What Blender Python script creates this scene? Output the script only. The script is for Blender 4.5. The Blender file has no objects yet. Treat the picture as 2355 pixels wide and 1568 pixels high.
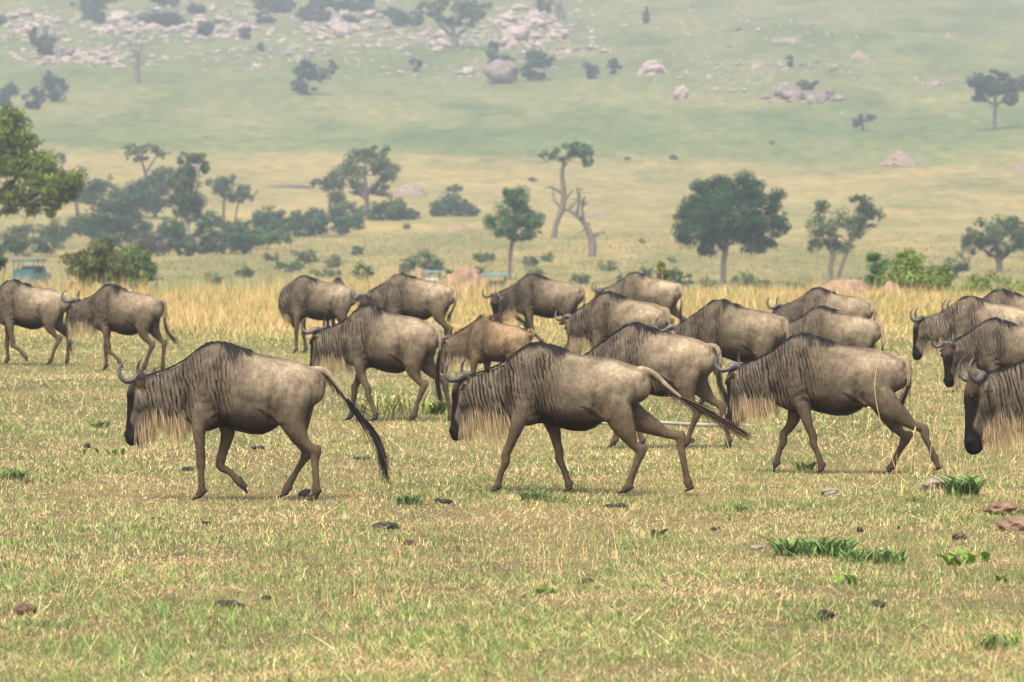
import bpy, bmesh, math, random, os
import numpy as np
from mathutils import Vector, Matrix
from mathutils.kdtree import KDTree

SC = bpy.context.scene
COL = SC.collection
rng = np.random.default_rng(7)
random.seed(7)
R = math.radians

# ------------------------------------------------------------------ camera, light, exposure
CAM_H = 2.54
FPX = 5689.0                      # focal length in picture pixels (200 mm on a 36 mm sensor, 1024 px wide)
HORIZON = 211.0                   # picture row of eye level
cam_d = bpy.data.cameras.new('camera')
cam = bpy.data.objects.new('camera', cam_d)
COL.objects.link(cam)
SC.camera = cam
cam_d.lens = 200.0
cam_d.sensor_width = 36.0
cam_d.clip_start = 0.5
cam_d.clip_end = 12000.0
TILT = math.atan((341.0 - HORIZON) / FPX)
cam.location = (0, 0, CAM_H)
cam.rotation_euler = (math.pi / 2 - TILT, 0, 0)
cam_d.dof.use_dof = True
cam_d.dof.focus_distance = 51.0
cam_d.dof.aperture_fstop = 6.8

SUN_EL, SUN_AZ = R(62), R(200)    # azimuth measured clockwise from +Y
w = bpy.data.worlds.new('World')
SC.world = w
w.use_nodes = True
wn = w.node_tree
bg = wn.nodes['Background']
sky = wn.nodes.new('ShaderNodeTexSky')
sky.sky_type = 'NISHITA'
sky.sun_disc = False
sky.sun_elevation = SUN_EL
sky.sun_rotation = SUN_AZ
sky.dust_density = 6.0
sky.ozone_density = 0.6
sky.air_density = 1.0
wn.links.new(sky.outputs[0], bg.inputs[0])
bg.inputs[1].default_value = 0.125
sd = bpy.data.lights.new('sun', 'SUN')
sd.energy = 2.2
sd.angle = R(22)
sd.color = (1.0, 0.945, 0.81)
sun = bpy.data.objects.new('sun', sd)
COL.objects.link(sun)
sdir = Vector((math.sin(SUN_AZ) * math.cos(SUN_EL), math.cos(SUN_AZ) * math.cos(SUN_EL), math.sin(SUN_EL)))
sun.rotation_euler = sdir.to_track_quat('Z', 'Y').to_euler()
sun.location = (0, 0, 60)
SC.view_settings.view_transform = 'Standard'
SC.view_settings.look = 'None'
SC.view_settings.gamma = 1.0
SC.view_settings.exposure = 1.24

# ------------------------------------------------------------------ terrain profile
PY = np.array([-60, 0, 60, 120, 158, 168, 185, 215, 260, 330, 400, 450, 520, 600, 700, 800, 900, 1000, 1100, 1200, 1350, 1500, 1700, 2000, 2400, 3000, 3600.])
PZ = np.array([0, 0, 0, 0, 0, -.10, -.7, -2.0, -3.7, -4.5, -4.2, -3.15, -2.25, -.95, 1.6, 5.0, 9.5, 15.0, 22.0, 30.0, 43.0, 56.0, 76.0, 106.0, 140.0, 180.0, 200.0])
_yy = np.linspace(-60, 3600, 7321)
_zz = np.interp(_yy, PY, PZ)
_k = np.hanning(81); _k /= _k.sum()
_zs = np.convolve(np.pad(_zz, 40, mode='edge'), _k, mode='valid')
_wt = np.clip((_yy - 150) / 60, 0, 1)
_zs = _zz * (1 - _wt) + _zs * _wt


def hgt(x, y):
    x = np.asarray(x, float); y = np.asarray(y, float)
    z = np.interp(y, _yy, _zs)
    far = np.clip((y - 430) / 500, 0, 1)
    z = z + far * (1.3 * np.sin(x * .021 + y * .004 + .6) * np.clip(y / 900, .2, 2.2)
                   + .5 * np.sin(x * .055 - y * .013 + 2.) + .25 * np.sin(x * .13 + y * .031))
    near = np.clip(1 - (y - 140) / 40, 0, 1)
    z = z + near * (.035 * np.sin(x * .55 + y * .21 + 1.) * np.sin(y * .17 + .4) + .02 * np.sin(x * 1.3 - y * .33))
    return z


def h1(x, y):
    return float(hgt(x, y))


K = 1024.0 / 2354.0               # my sketch measurements -> picture pixels


def ray(px, py, d):
    """world point at distance d (along +Y) seen at picture pixel px, py"""
    return Vector(((px - 512) / FPX * d, d, CAM_H - (py - HORIZON) / FPX * d))


def ground_at(px, py, d0=25.0, d1=3000.0):
    """first point of the ground seen through a pixel"""
    ds = np.concatenate([np.linspace(d0, 200, 1400), np.linspace(200.5, d1, 2800)])
    xs = (px - 512) / FPX * ds
    zs = CAM_H - (py - HORIZON) / FPX * ds
    g = hgt(xs, ds)
    i = np.argmax(zs <= g)
    d = ds[i] if zs[i] <= g[i] else ds[-1]
    x = (px - 512) / FPX * d
    return Vector((x, d, h1(x, d)))


# ------------------------------------------------------------------ helpers
def tag(o, label=None, cat=None, group=None, kind=None):
    if label: o['label'] = label
    if cat: o['category'] = cat
    if group: o['group'] = group
    if kind: o['kind'] = kind
    return o


def link(o, parent=None):
    COL.objects.link(o)
    if parent is not None:
        o.parent = parent
    return o


def empty(name, loc, rz=0.0, sc=1.0):
    o = bpy.data.objects.new(name, None)
    o.empty_display_size = 0.2
    link(o)
    o.location = loc
    o.rotation_euler = (0, 0, rz)
    o.scale = (sc, sc, sc)
    return o


def mesh_np(name, V, F=None, mat=None, parent=None, col=None, loops=None, starts=None, totals=None, smooth=False, attrs=None):
    """fast mesh from numpy: V (n,3); F (m,k) same-size faces, or loops/totals"""
    me = bpy.data.meshes.new(name)
    V = np.asarray(V, np.float32)
    if F is not None:
        F = np.asarray(F, np.int32)
        m, k = F.shape
        loops = F.ravel(); totals = np.full(m, k, np.int32)
    totals = np.asarray(totals, np.int32)
    starts = np.concatenate([[0], np.cumsum(totals)[:-1]]).astype(np.int32)
    me.vertices.add(len(V)); me.vertices.foreach_set('co', V.ravel())
    me.loops.add(len(loops)); me.loops.foreach_set('vertex_index', np.asarray(loops, np.int32))
    me.polygons.add(len(totals)); me.polygons.foreach_set('loop_start', starts)
    try:
        me.polygons.foreach_set('loop_total', totals)
    except Exception:
        pass
    me.update(calc_edges=True)
    if smooth:
        me.polygons.foreach_set('use_smooth', np.ones(len(totals), bool))
    if col is not None:
        a = me.color_attributes.new('Col', 'FLOAT_COLOR', 'POINT')
        c = np.ones((len(V), 4), np.float32); c[:, :col.shape[1]] = col
        a.data.foreach_set('color', c.ravel())
    if attrs:
        for an, av in attrs.items():
            a = me.attributes.new(an, 'FLOAT_VECTOR', 'POINT')
            a.data.foreach_set('vector', np.asarray(av, np.float32).ravel())
    if mat: me.materials.append(mat)
    o = bpy.data.objects.new(name, me)
    link(o, parent)
    return o


def nmat(name):
    m = bpy.data.materials.new(name)
    m.use_nodes = True
    nt = m.node_tree
    b = nt.nodes['Principled BSDF']
    b.inputs['Roughness'].default_value = .85
    b.inputs['Specular IOR Level'].default_value = .15
    return m, nt, b


def N(nt, t, **kw):
    n = nt.nodes.new(t)
    for k, v in kw.items():
        if k.startswith('i_'):
            n.inputs[int(k[2:])].default_value = v
        else:
            setattr(n, k, v)
    return n


def ramp(nt, fac, stops):
    r = nt.nodes.new('ShaderNodeValToRGB')
    e = r.color_ramp.elements
    while len(e) > 1: e.remove(e[-1])
    e[0].position = stops[0][0]; e[0].color = (*stops[0][1], 1)
    for p, c in stops[1:]:
        q = e.new(p); q.color = (*c, 1)
    nt.links.new(fac, r.inputs[0])
    return r.outputs[0]


def mix(nt, fac, a, b, blend='MIX'):
    m = nt.nodes.new('ShaderNodeMix'); m.data_type = 'RGBA'; m.blend_type = blend
    for sock, v in ((m.inputs[0], fac), (m.inputs[6], a), (m.inputs[7], b)):
        if hasattr(v, 'links') or hasattr(v, 'is_output'):
            nt.links.new(v, sock)
        else:
            sock.default_value = v if not isinstance(v, tuple) else (*v, 1)[:4]
    return m.outputs[2]


def noise(nt, vec, scale, detail=4, rough=.55, sc3=None):
    if sc3 is not None:
        mp = N(nt, 'ShaderNodeMapping'); mp.inputs['Scale'].default_value = sc3
        nt.links.new(vec, mp.inputs[0]); vec = mp.outputs[0]
    n = N(nt, 'ShaderNodeTexNoise'); n.inputs['Scale'].default_value = scale
    n.inputs['Detail'].default_value = detail; n.inputs['Roughness'].default_value = rough
    nt.links.new(vec, n.inputs['Vector'])
    return n.outputs[0]


def bump(nt, b, h, strength=.5, dist=.01):
    n = N(nt, 'ShaderNodeBump'); n.inputs['Strength'].default_value = strength; n.inputs['Distance'].default_value = dist
    nt.links.new(h, n.inputs['Height']); nt.links.new(n.outputs[0], b.inputs['Normal'])


def hair_mat(name, rough=.6, spec=.25, trans=0.0):
    m, nt, b = nmat(name)
    a = N(nt, 'ShaderNodeAttribute', attribute_name='Col')
    nt.links.new(a.outputs[0], b.inputs['Base Color'])
    b.inputs['Roughness'].default_value = rough
    b.inputs['Specular IOR Level'].default_value = spec
    if trans > 0:
        t = N(nt, 'ShaderNodeBsdfTranslucent'); nt.links.new(a.outputs[0], t.inputs[0])
        ms = N(nt, 'ShaderNodeMixShader'); ms.inputs[0].default_value = trans
        nt.links.new(b.outputs[0], ms.inputs[1]); nt.links.new(t.outputs[0], ms.inputs[2])
        out = nt.nodes['Material Output']; nt.links.new(ms.outputs[0], out.inputs['Surface'])
    return m


M = {}
M['hair'] = hair_mat('animal_hair', .6, .12)
M['grass'] = hair_mat('grass_blades', .8, .05, .12)
M['leaf'] = hair_mat('leaves', .75, .08, .12)


def coat_material():
    m, nt, b = nmat('wildebeest_coat')
    a = N(nt, 'ShaderNodeAttribute', attribute_name='Col')
    rs = N(nt, 'ShaderNodeAttribute', attribute_name='rest')
    # brindle bands: tall thin streaks, only where the alpha mask allows
    warp = noise(nt, rs.outputs[1], 5.0, 2)
    va = N(nt, 'ShaderNodeVectorMath', operation='MULTIPLY_ADD')
    cmb = N(nt, 'ShaderNodeCombineXYZ'); nt.links.new(warp, cmb.inputs[0])
    nt.links.new(cmb.outputs[0], va.inputs[0]); va.inputs[1].default_value = (.07, 0, 0)
    nt.links.new(rs.outputs[1], va.inputs[2])
    sh = N(nt, 'ShaderNodeMapping'); sh.inputs['Rotation'].default_value = (0, R(-13), 0); nt.links.new(va.outputs[0], sh.inputs[0])
    st = noise(nt, sh.outputs[0], 1.0, 4, .62, (13, 5, 3.6))
    wv = N(nt, 'ShaderNodeTexWave', bands_direction='X'); wv.inputs['Scale'].default_value = 8.6; wv.inputs['Distortion'].default_value = 5.0
    wv.inputs['Detail'].default_value = 3; wv.inputs['Detail Scale'].default_value = 1.6; wv.inputs['Detail Roughness'].default_value = .6
    mw = N(nt, 'ShaderNodeMapping'); mw.inputs['Scale'].default_value = (1, .3, .22); nt.links.new(sh.outputs[0], mw.inputs[0]); nt.links.new(mw.outputs[0], wv.inputs[0])
    wr = ramp(nt, wv.outputs[1], [(.50, (0, 0, 0)), (.82, (1, 1, 1))])
    gr_ = ramp(nt, st, [(.36, (.2, .2, .2)), (.52, (1, 1, 1))])
    srm = N(nt, 'ShaderNodeMath', operation='MULTIPLY'); nt.links.new(wr, srm.inputs[0]); nt.links.new(gr_, srm.inputs[1]); sr = srm.outputs[0]
    mm = N(nt, 'ShaderNodeMath', operation='MULTIPLY'); nt.links.new(sr, mm.inputs[0]); nt.links.new(a.outputs['Alpha'], mm.inputs[1])
    dark = mix(nt, 1.0, a.outputs[0], (.10, .07, .055), 'MULTIPLY')
    c = mix(nt, mm.outputs[0], a.outputs[0], dark)
    # large soft mottling and fine fur
    mo = noise(nt, rs.outputs[1], 7.0, 4)
    c = mix(nt, 1.0, c, ramp(nt, mo, [(.32, (.70, .66, .62)), (.68, (1.22, 1.20, 1.16))]), 'MULTIPLY')
    m2 = noise(nt, rs.outputs[1], 1.0, 4, .65, (30, 30, 16))
    c = mix(nt, 1.0, c, ramp(nt, m2, [(.3, (.70, .67, .64)), (.68, (1.25, 1.24, 1.22))]), 'MULTIPLY')
    fu = noise(nt, rs.outputs[1], 1.0, 3, .7, (160, 160, 60))
    c = mix(nt, 1.0, c, ramp(nt, fu, [(.3, (.72, .70, .68)), (.7, (1.25, 1.23, 1.20))]), 'MULTIPLY')
    nt.links.new(c, b.inputs['Base Color'])
    b.inputs['Roughness'].default_value = .7
    b.inputs['Specular IOR Level'].default_value = .10
    ad = N(nt, 'ShaderNodeMath', operation='MULTIPLY_ADD'); nt.links.new(mm.outputs[0], ad.inputs[0]); ad.inputs[1].default_value = -1.4
    nt.links.new(fu, ad.inputs[2])
    bump(nt, b, ad.outputs[0], .55, .006)
    return m


M['coat'] = coat_material()


def simple(name, c1, c2, scale, rough=.8, bstr=.3, bd=.01, sc3=None, spec=.15, coord='Object'):
    m, nt, b = nmat(name)
    tc = N(nt, 'ShaderNodeTexCoord')
    n = noise(nt, tc.outputs[coord], scale, 5, .6, sc3)
    nt.links.new(ramp(nt, n, [(.3, c1), (.7, c2)]), b.inputs['Base Color'])
    b.inputs['Roughness'].default_value = rough
    b.inputs['Specular IOR Level'].default_value = spec
    if bstr: bump(nt, b, n, bstr, bd)
    return m


M['horn'] = simple('horn', (.028, .025, .023), (.105, .095, .085), 9, .45, .6, .004, (1, 1, 6), .4)
M['hoof'] = simple('hoof', (.012, .010, .009), (.035, .03, .026), 20, .5, .3, .003)
M['eye'] = simple('eye', (.006, .004, .003), (.012, .008, .006), 5, .35, 0, 0, None, .3)

# ------------------------------------------------------------------ wildebeest
def sstep(a, b, x):
    t = np.clip((x - a) / (b - a), 0, 1)
    return t * t * (3 - 2 * t)


def smooth_rows(rows, n):
    """Catmull-Rom resample of control rows to n samples per span"""
    P = np.asarray(rows, float)
    P = np.vstack([2 * P[0] - P[1], P, 2 * P[-1] - P[-2]])
    out = []
    for i in range(1, len(P) - 2):
        for t in np.linspace(0, 1, n, endpoint=False):
            a, b_, c, d = P[i - 1], P[i], P[i + 1], P[i + 2]
            out.append(.5 * (2 * b_ + (c - a) * t + (2 * a - 5 * b_ + 4 * c - d) * t * t + (3 * b_ - a - 3 * c + d) * t ** 3))
    out.append(P[-2])
    return np.array(out)


NR = 24
_th = np.linspace(0, 2 * math.pi, NR, endpoint=False)


def rings_mesh(rings):
    """closed tube from a list of (NR,3) rings, ends fanned"""
    n = len(rings); r = len(rings[0])
    V = np.vstack(rings + [rings[0].mean(0)[None], rings[-1].mean(0)[None]])
    F = []
    for i in range(n - 1):
        for j in range(r):
            k = (j + 1) % r
            F.append((i * r + j, i * r + k, (i + 1) * r + k, (i + 1) * r + j))
    T = []
    a, b_ = n * r, n * r + 1
    for j in range(r):
        k = (j + 1) % r
        T.append((a, k, j)); T.append((b_, (n - 1) * r + j, (n - 1) * r + k))
    return V, F, T


# x, ztop, zbot, half width, top narrowing
TORSO = [(-.880, 1.08, .97, .030, .1), (-.855, 1.115, .91, .080, .1), (-.80, 1.168, .86, .125, .2), (-.70, 1.222, .81, .180, .3), (-.56, 1.265, .755, .220, .4),
         (-.40, 1.288, .618, .248, .4), (-.25, 1.315, .588, .262, .4), (-.10, 1.362, .615, .262, .45), (.05, 1.412, .650, .232, .6),
         (.18, 1.390, .62, .200, .62), (.28, 1.318, .665, .165, .5), (.38, 1.238, .71, .132, .4), (.48, 1.185, .735, .112, .35),
         (.58, 1.143, .75, .100, .3), (.68, 1.112, .77, .094, .25), (.755, 1.095, .86, .080, .2), (.80, 1.07, .93, .05, .2)]
# head: centre x, z, half depth, half width, axis tilt handled by neighbours
HEAD = [(.735, 1.085, .050, .050), (.765, 1.045, .095, .078), (.785, .985, .122, .092), (.800, .915, .122, .090), (.815, .840, .108, .078),
        (.838, .760, .088, .064), (.856, .680, .074, .057), (.866, .610, .071, .062), (.866, .555, .073, .070), (.860, .512, .062, .062), (.855, .485, .030, .04)]


def torso_rings(tor, nsub=5):
    rows = smooth_rows(tor, nsub)
    rg = []
    for x, zt, zb, hw, tn in rows:
        c = (zt + zb) / 2; hh = (zt - zb) / 2
        s, co = np.sin(_th), np.cos(_th)
        up = np.clip(co, 0, 1)
        z = c + hh * np.sign(co) * np.abs(co) ** .92
        y = hw * .95 * np.sign(s) * np.abs(s) ** .74 * (1 - tn * up ** 1.3)
        y = y * (1 + .06 * np.clip(-co, 0, 1))
        rg.append(np.stack([np.full(NR, x), y, z], 1))
    return rg


def chain_rings(pts, rx, ry, nsub=6, e=1.0):
    """tube through pts (n,3): rx = radius in the plane of the path (sagittal), ry = across"""
    A = np.column_stack([np.asarray(pts, float), rx, ry])
    A = smooth_rows(A, nsub)
    P = A[:, :3]
    Tn = np.gradient(P, axis=0)
    Tn /= np.linalg.norm(Tn, axis=1)[:, None] + 1e-9
    rg = []
    for p, t, a, b_ in zip(P, Tn, A[:, 3], A[:, 4]):
        lat = np.array([0, 1., 0]); lat -= t * (lat @ t); lat /= np.linalg.norm(lat) + 1e-9
        sg = np.cross(t, lat)
        rg.append(p + np.outer(np.cos(_th) * max(a, .002), sg) + np.outer(np.sin(_th) * max(b_, .002), lat))
    return rg


def ellipsoid(c, r, n=14, m=9):
    rg = []
    for v in np.linspace(.12, math.pi - .12, m):
        rg.append(np.stack([np.full(NR, c[0] + r[0] * math.cos(v)), c[1] + r[1] * math.sin(v) * np.sin(_th), c[2] + r[2] * math.sin(v) * np.cos(_th)], 1))
    return rg


_bx = np.linspace(-1.6, 1.3, 581)


def bend(P, yaw, npitch, hpitch, hroll=0.0):
    """neck and head pose. P (n,3) in rest coordinates; yaw>0 turns the head to the animal's right (away), npitch>0 lowers the neck"""
    P = np.array(P, float)
    x, y, z = P[:, 0].copy(), P[:, 1].copy(), P[:, 2].copy()
    # head about the poll joint
    wgt = sstep(.60, .76, x) * hpitch
    px, pz = .70, 1.0
    dx, dz = x - px, z - pz
    x = px + dx * np.cos(wgt) + dz * np.sin(wgt)
    z = pz - dx * np.sin(wgt) + dz * np.cos(wgt)
    # neck pitch along the neck line
    xs = P[:, 0]
    if npitch:
        th = npitch * sstep(.22, .66, _bx)
        cx = np.concatenate([[0], np.cumsum(np.cos(th[1:]) * np.diff(_bx))]) + _bx[0]
        cz = 1.0 - np.concatenate([[0], np.cumsum(np.sin(th[1:]) * np.diff(_bx))])
        ti = np.interp(x, _bx, th); ax = np.interp(x, _bx, cx); az = np.interp(x, _bx, cz)
        o = z - 1.0
        x = ax + o * np.sin(ti); z = az + o * np.cos(ti)
    if yaw:
        th = yaw * sstep(.26, .80, _bx)
        cx = np.concatenate([[0], np.cumsum(np.cos(th[1:]) * np.diff(_bx))]) + _bx[0]
        cy = -np.concatenate([[0], np.cumsum(np.sin(th[1:]) * np.diff(_bx))])
        ti = np.interp(x, _bx, th); ax = np.interp(x, _bx, cx); ay = np.interp(x, _bx, cy)
        nx = ax + y * np.sin(ti); ny = ay + y * np.cos(ti)
        x, y = nx, ny
    return np.stack([x, y, z], 1)


def torso_at(x, tor):
    T = np.asarray(tor)
    return [np.interp(x, T[:, 0], T[:, k]) for k in (1, 2, 3, 4)]


def vnoise(P, f, seed=0):
    """cheap smooth pseudo noise in -1..1"""
    r = np.random.default_rng(seed)
    out = 0
    for i in range(5):
        k = r.normal(size=3) * f; ph = r.uniform(0, 6.28)
        out = out + np.sin(P @ k + ph)
    return out / 2.6


def coat_colour(rest, part, tint, S):
    """albedo by region of the animal, plus brindle mask in alpha. part 0 torso,1 head,2 front leg,3 hind leg,4 tail,5 ear"""
    x, y, z = rest.T
    n = len(x)
    base = np.array([.094, .079, .058]) * tint
    pale = np.array([.250, .212, .156]) * tint
    grey = np.array([.118, .105, .085]) * tint
    C = np.tile(base, (n, 1))

    def blend(wt, c):
        nonlocal C
        wt = np.clip(wt, 0, 1)[:, None]
        C = C * (1 - wt) + np.asarray(c) * wt
    nz = vnoise(rest, 9, 3)
    body = (part <= 0)
    # shoulders and neck greyer, back and rump paler
    blend(body * sstep(.0, .35, x) * .7, grey)
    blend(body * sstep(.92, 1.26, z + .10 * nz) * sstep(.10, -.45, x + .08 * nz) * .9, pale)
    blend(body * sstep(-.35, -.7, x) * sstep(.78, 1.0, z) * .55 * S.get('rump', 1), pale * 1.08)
    blend(body * sstep(.86, .70, z + .05 * nz) * sstep(.35, .1, x) * .75, np.array([.040, .027, .018]) * tint)  # dark belly fur, with the shade under the body painted in
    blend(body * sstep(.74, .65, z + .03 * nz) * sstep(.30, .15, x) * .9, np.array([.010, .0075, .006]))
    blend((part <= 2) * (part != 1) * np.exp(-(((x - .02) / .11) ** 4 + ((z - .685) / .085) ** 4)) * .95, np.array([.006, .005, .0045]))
    ra = np.sqrt(((x + .405) / .13) ** 2 + ((z - .69) / .135) ** 2)
    blend(body * sstep(.80, .72, z + .04 * nz - .05 * np.exp(-((x + .35) / .14) ** 2)) * sstep(-.56, -.46, x) * sstep(-.02, -.14, x) * .6, np.array([.030, .021, .014]))  # belly band, dark fur and underside shade in one colour
    # rusty flank seam and shoulder seam
    seam = np.exp(-((x - (.30 + (1.2 - z) * .16)) / .028) ** 2) * sstep(.72, .85, z) * sstep(1.34, 1.22, z)
    blend(body * seam * .55, np.array([.050, .029, .016]))
    fl = np.exp(-(((x + .54) / .06) ** 2 + ((z - .80) / .09) ** 2))
    blend(body * fl * .7, np.array([.09, .05, .028]))
    # dark streak behind the elbow
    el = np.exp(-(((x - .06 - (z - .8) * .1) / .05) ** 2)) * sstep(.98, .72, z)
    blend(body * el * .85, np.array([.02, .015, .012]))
    sm = sstep(.15, .75, vnoise(rest * np.array([1.6, 1.0, .55]), 13, 11)) * sstep(-.08, .08, x) * sstep(.62, .45, x) * sstep(.72, .86, z) * sstep(1.38, 1.2, z)
    blend(body * sm * .55 * S.get('stripe', .9), np.array([.022, .017, .013]))
    # hump and crest
    T = torso_at(x, S['torso'])
    crest = sstep(.045, .0, T[0] - z) * (part == 0)
    blend(crest * .75 * sstep(-.75, -.1, x), np.array([.03, .026, .026]))
    blend(crest * .5 * sstep(.0, -.3, x), np.array([.07, .045, .03]))
    # head
    hd = (part == 1)
    H = np.asarray(HEAD)
    cx = np.interp(-z, -H[:, 1], H[:, 0]); hdp = np.interp(-z, -H[:, 1], H[:, 2])
    fr = (x - cx) / np.maximum(hdp, .02)
    blend(hd * 1.0, grey * .95)
    blend(hd * sstep(-.15, .30, fr) * sstep(1.02, .9, z) * .6, np.array([.25, .18, .11]) * tint)
    fr2 = fr + .12 * nz
    blend(hd * sstep(.18, .34, fr2) * sstep(1.02, .94, z), (.012, .0105, .010))
    blend(hd * sstep(.71, .65, z - .10 * np.clip(fr, -1, 1) + .01 * nz), (.009, .008, .008))
    blend(hd * sstep(.86, .98, z) * sstep(.1, .5, fr2) * sstep(1.12, 1.03, z) * .7, (.050, .029, .018))
    blend(hd * sstep(1.02, 1.07, z), (.04, .03, .024))
    # cream spot below the ear
    sp = np.exp(-(((x - .765) / .035) ** 2 + ((z - .985) / .03) ** 2)) * (np.abs(y) > .05)
    blend(((part <= 1)) * sp * .7, np.array([.48, .38, .25]))
    # legs
    for pid, top in ((2, .62), (3, .68)):
        lg = (part == pid)
        blend(lg * 1.0, np.array([.098, .076, .052]) * tint)
        blend(lg * sstep(top - .02, top + .14, z), base * 1.2)
        blend(lg * sstep(.45, .12, z) * .6, np.array([.062, .044, .029]) * tint)
        blend(lg * sstep(.10, .05, z) * .7, (.045, .03, .022))
    blend((part == 3) * sstep(.82, 1.02, z) * .8, pale * 1.0)
    blend((part == 4) * 1.0, pale * .95)
    blend((part == 5) * 1.0, (.060, .050, .045))
    blend((part == 5) * (np.abs(y) < .14) * sstep(1.10, 1.04, z) * .6, (.30, .24, .17))
    if S.get('calf'):
        C = C * .45 + np.array([.23, .152, .085]) * .55 * np.clip(C.mean(1) / .16, .25, 1.3)[:, None]
    alpha = body * sstep(-.22, .08, x) * sstep(1.42, 1.25, z + .05 * nz) * sstep(.60, .74, z) * S.get('stripe', .9)
    alpha = alpha * (1 - .55 * sstep(.0, .12, np.abs(x - .15) * 0 + .12 - np.abs(x - .15)))
    alpha = np.maximum(alpha, hd * sstep(.25, -.4, fr) * .55 * sstep(.66, .8, z))
    return np.column_stack([C, alpha])


def strands(roots, dirs, lens, width, segs, sag, cols_root, cols_tip, curl=.02, rs=None):
    """tapered flat hair ribbons. roots (n,3) dirs (n,3)"""
    rs = rs or np.random.default_rng(1)
    n = len(roots)
    P = np.zeros((n, segs + 1, 3)); P[:, 0] = roots
    d = dirs / (np.linalg.norm(dirs, axis=1)[:, None] + 1e-9)
    step = (lens / segs)[:, None]
    for i in range(segs):
        d = d + np.array([0, 0, -1.]) * sag + rs.normal(size=(n, 3)) * curl
        d /= np.linalg.norm(d, axis=1)[:, None] + 1e-9
        P[:, i + 1] = P[:, i] + d * step
    return P


def ribbons(name, P, width, crt, ctp, parent, mat, rs, flat=None):
    """P (n,s,3) -> ribbon mesh with width tapering to the tip; widths face a random sideways direction"""
    n, s, _ = P.shape
    T = np.gradient(P, axis=1); T /= np.linalg.norm(T, axis=2)[:, :, None] + 1e-9
    side = rs.normal(size=(n, 1, 3)) if flat is None else flat + rs.normal(size=(n, 1, 3)) * .5
    W = np.cross(T, np.broadcast_to(side, P.shape)); W /= np.linalg.norm(W, axis=2)[:, :, None] + 1e-9
    t = np.linspace(0, 1, s)
    prof = np.clip(1.05 - t ** 2.2, .12, 1) * (.6 + .4 * np.minimum(t * 4, 1))
    wd = np.broadcast_to(np.asarray(width).reshape(-1, 1) if np.ndim(width) else np.full((n, 1), width), (n, 1)) * prof[None]
    A = P + W * wd[:, :, None] / 2; B = P - W * wd[:, :, None] / 2
    V = np.stack([A, B], 2).reshape(-1, 3)
    base = (np.arange(n) * s * 2)[:, None]
    i = np.arange(s - 1)[None] * 2
    F = np.stack([base + i, base + i + 1, base + i + 3, base + i + 2], 2).reshape(-1, 4)
    c = crt[:, None, :] * (1 - t[None, :, None]) + ctp[:, None, :] * t[None, :, None]
    Cc = np.repeat(c[:, :, None, :], 2, axis=2).reshape(-1, 3)
    return mesh_np(name, V, F, mat, parent, col=Cc, smooth=True)


def px_pose(s, x0, yg, pts):
    """joint positions measured on an enlarged picture -> (x, z) metres"""
    return [((x0 - a) / s, (yg - b_) / s) for a, b_ in pts]


POSE = {}
POSE['one'] = dict(
    nf=px_pose(932, 950, 1430, [(742, 800), (750, 1090), (756, 1345), (712, 1418)]),
    ff=px_pose(932, 950, 1430, [(935, 850), (882, 1120), (1025, 1262), (1105, 1352)]),
    nh=px_pose(932, 950, 1430, [(1515, 790), (1702, 1040), (1716, 1335), (1685, 1422)]),
    fh=px_pose(932, 950, 1430, [(1500, 840), (1600, 1040), (1446, 1308), (1400, 1405)]))
POSE['two'] = dict(
    nf=px_pose(800, 896, 1255, [(690, 740), (600, 990), (535, 1200), (498, 1248)]),
    ff=px_pose(800, 896, 1255, [(935, 760), (985, 975), (1056, 1185), (1058, 1245)]),
    nh=px_pose(800, 896, 1255, [(1425, 760), (1532, 948), (1458, 1195), (1410, 1250)]),
    fh=px_pose(800, 896, 1255, [(1530, 720), (1785, 850), (1838, 1170), (1862, 1240)]))
POSE['three'] = dict(
    nf=px_pose(735, 778, 1112, [(745, 640), (808, 855), (872, 1040), (858, 1100)]),
    ff=px_pose(735, 778, 1112, [(640, 690), (562, 850), (508, 1030), (486, 1078)]),
    nh=px_pose(735, 778, 1112, [(1345, 650), (1530, 790), (1598, 975), (1640, 1085)]),
    fh=px_pose(735, 778, 1112, [(1290, 690), (1385, 850), (1300, 1050), (1262, 1104)]))
POSE['stand'] = dict(nf=[(.20, .66), (.22, .36), (.22, .09), (.26, .01)], ff=[(.12, .66), (.10, .36), (.06, .09), (.10, .01)],
                     nh=[(-.58, .68), (-.80, .42), (-.78, .09), (-.74, .01)], fh=[(-.55, .68), (-.70, .42), (-.64, .09), (-.60, .01)])
POSE['walk'] = dict(nf=[(.14, .66), (.04, .36), (-.06, .10), (-.04, .01)], ff=[(.24, .66), (.33, .37), (.36, .10), (.41, .01)],
                    nh=[(-.56, .68), (-.70, .43), (-.58, .10), (-.53, .01)], fh=[(-.62, .70), (-.90, .46), (-.98, .11), (-.96, .01)])
POSE['walk_b'] = dict(nf=[(.22, .66), (.27, .36), (.25, .10), (.30, .01)], ff=[(.10, .66), (.10, .35), (-.08, .19), (-.15, .08)],
                      nh=[(-.62, .68), (-.88, .44), (-.92, .10), (-.89, .01)], fh=[(-.54, .70), (-.68, .43), (-.54, .11), (-.49, .01)])
POSE['walk_c'] = dict(nf=[(.10, .66), (.06, .36), (-.12, .18), (-.19, .08)], ff=[(.20, .66), (.22, .36), (.21, .10), (.25, .01)],
                      nh=[(-.55, .68), (-.72, .42), (-.60, .11), (-.55, .01)], fh=[(-.62, .70), (-.84, .44), (-.82, .10), (-.79, .01)])


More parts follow.
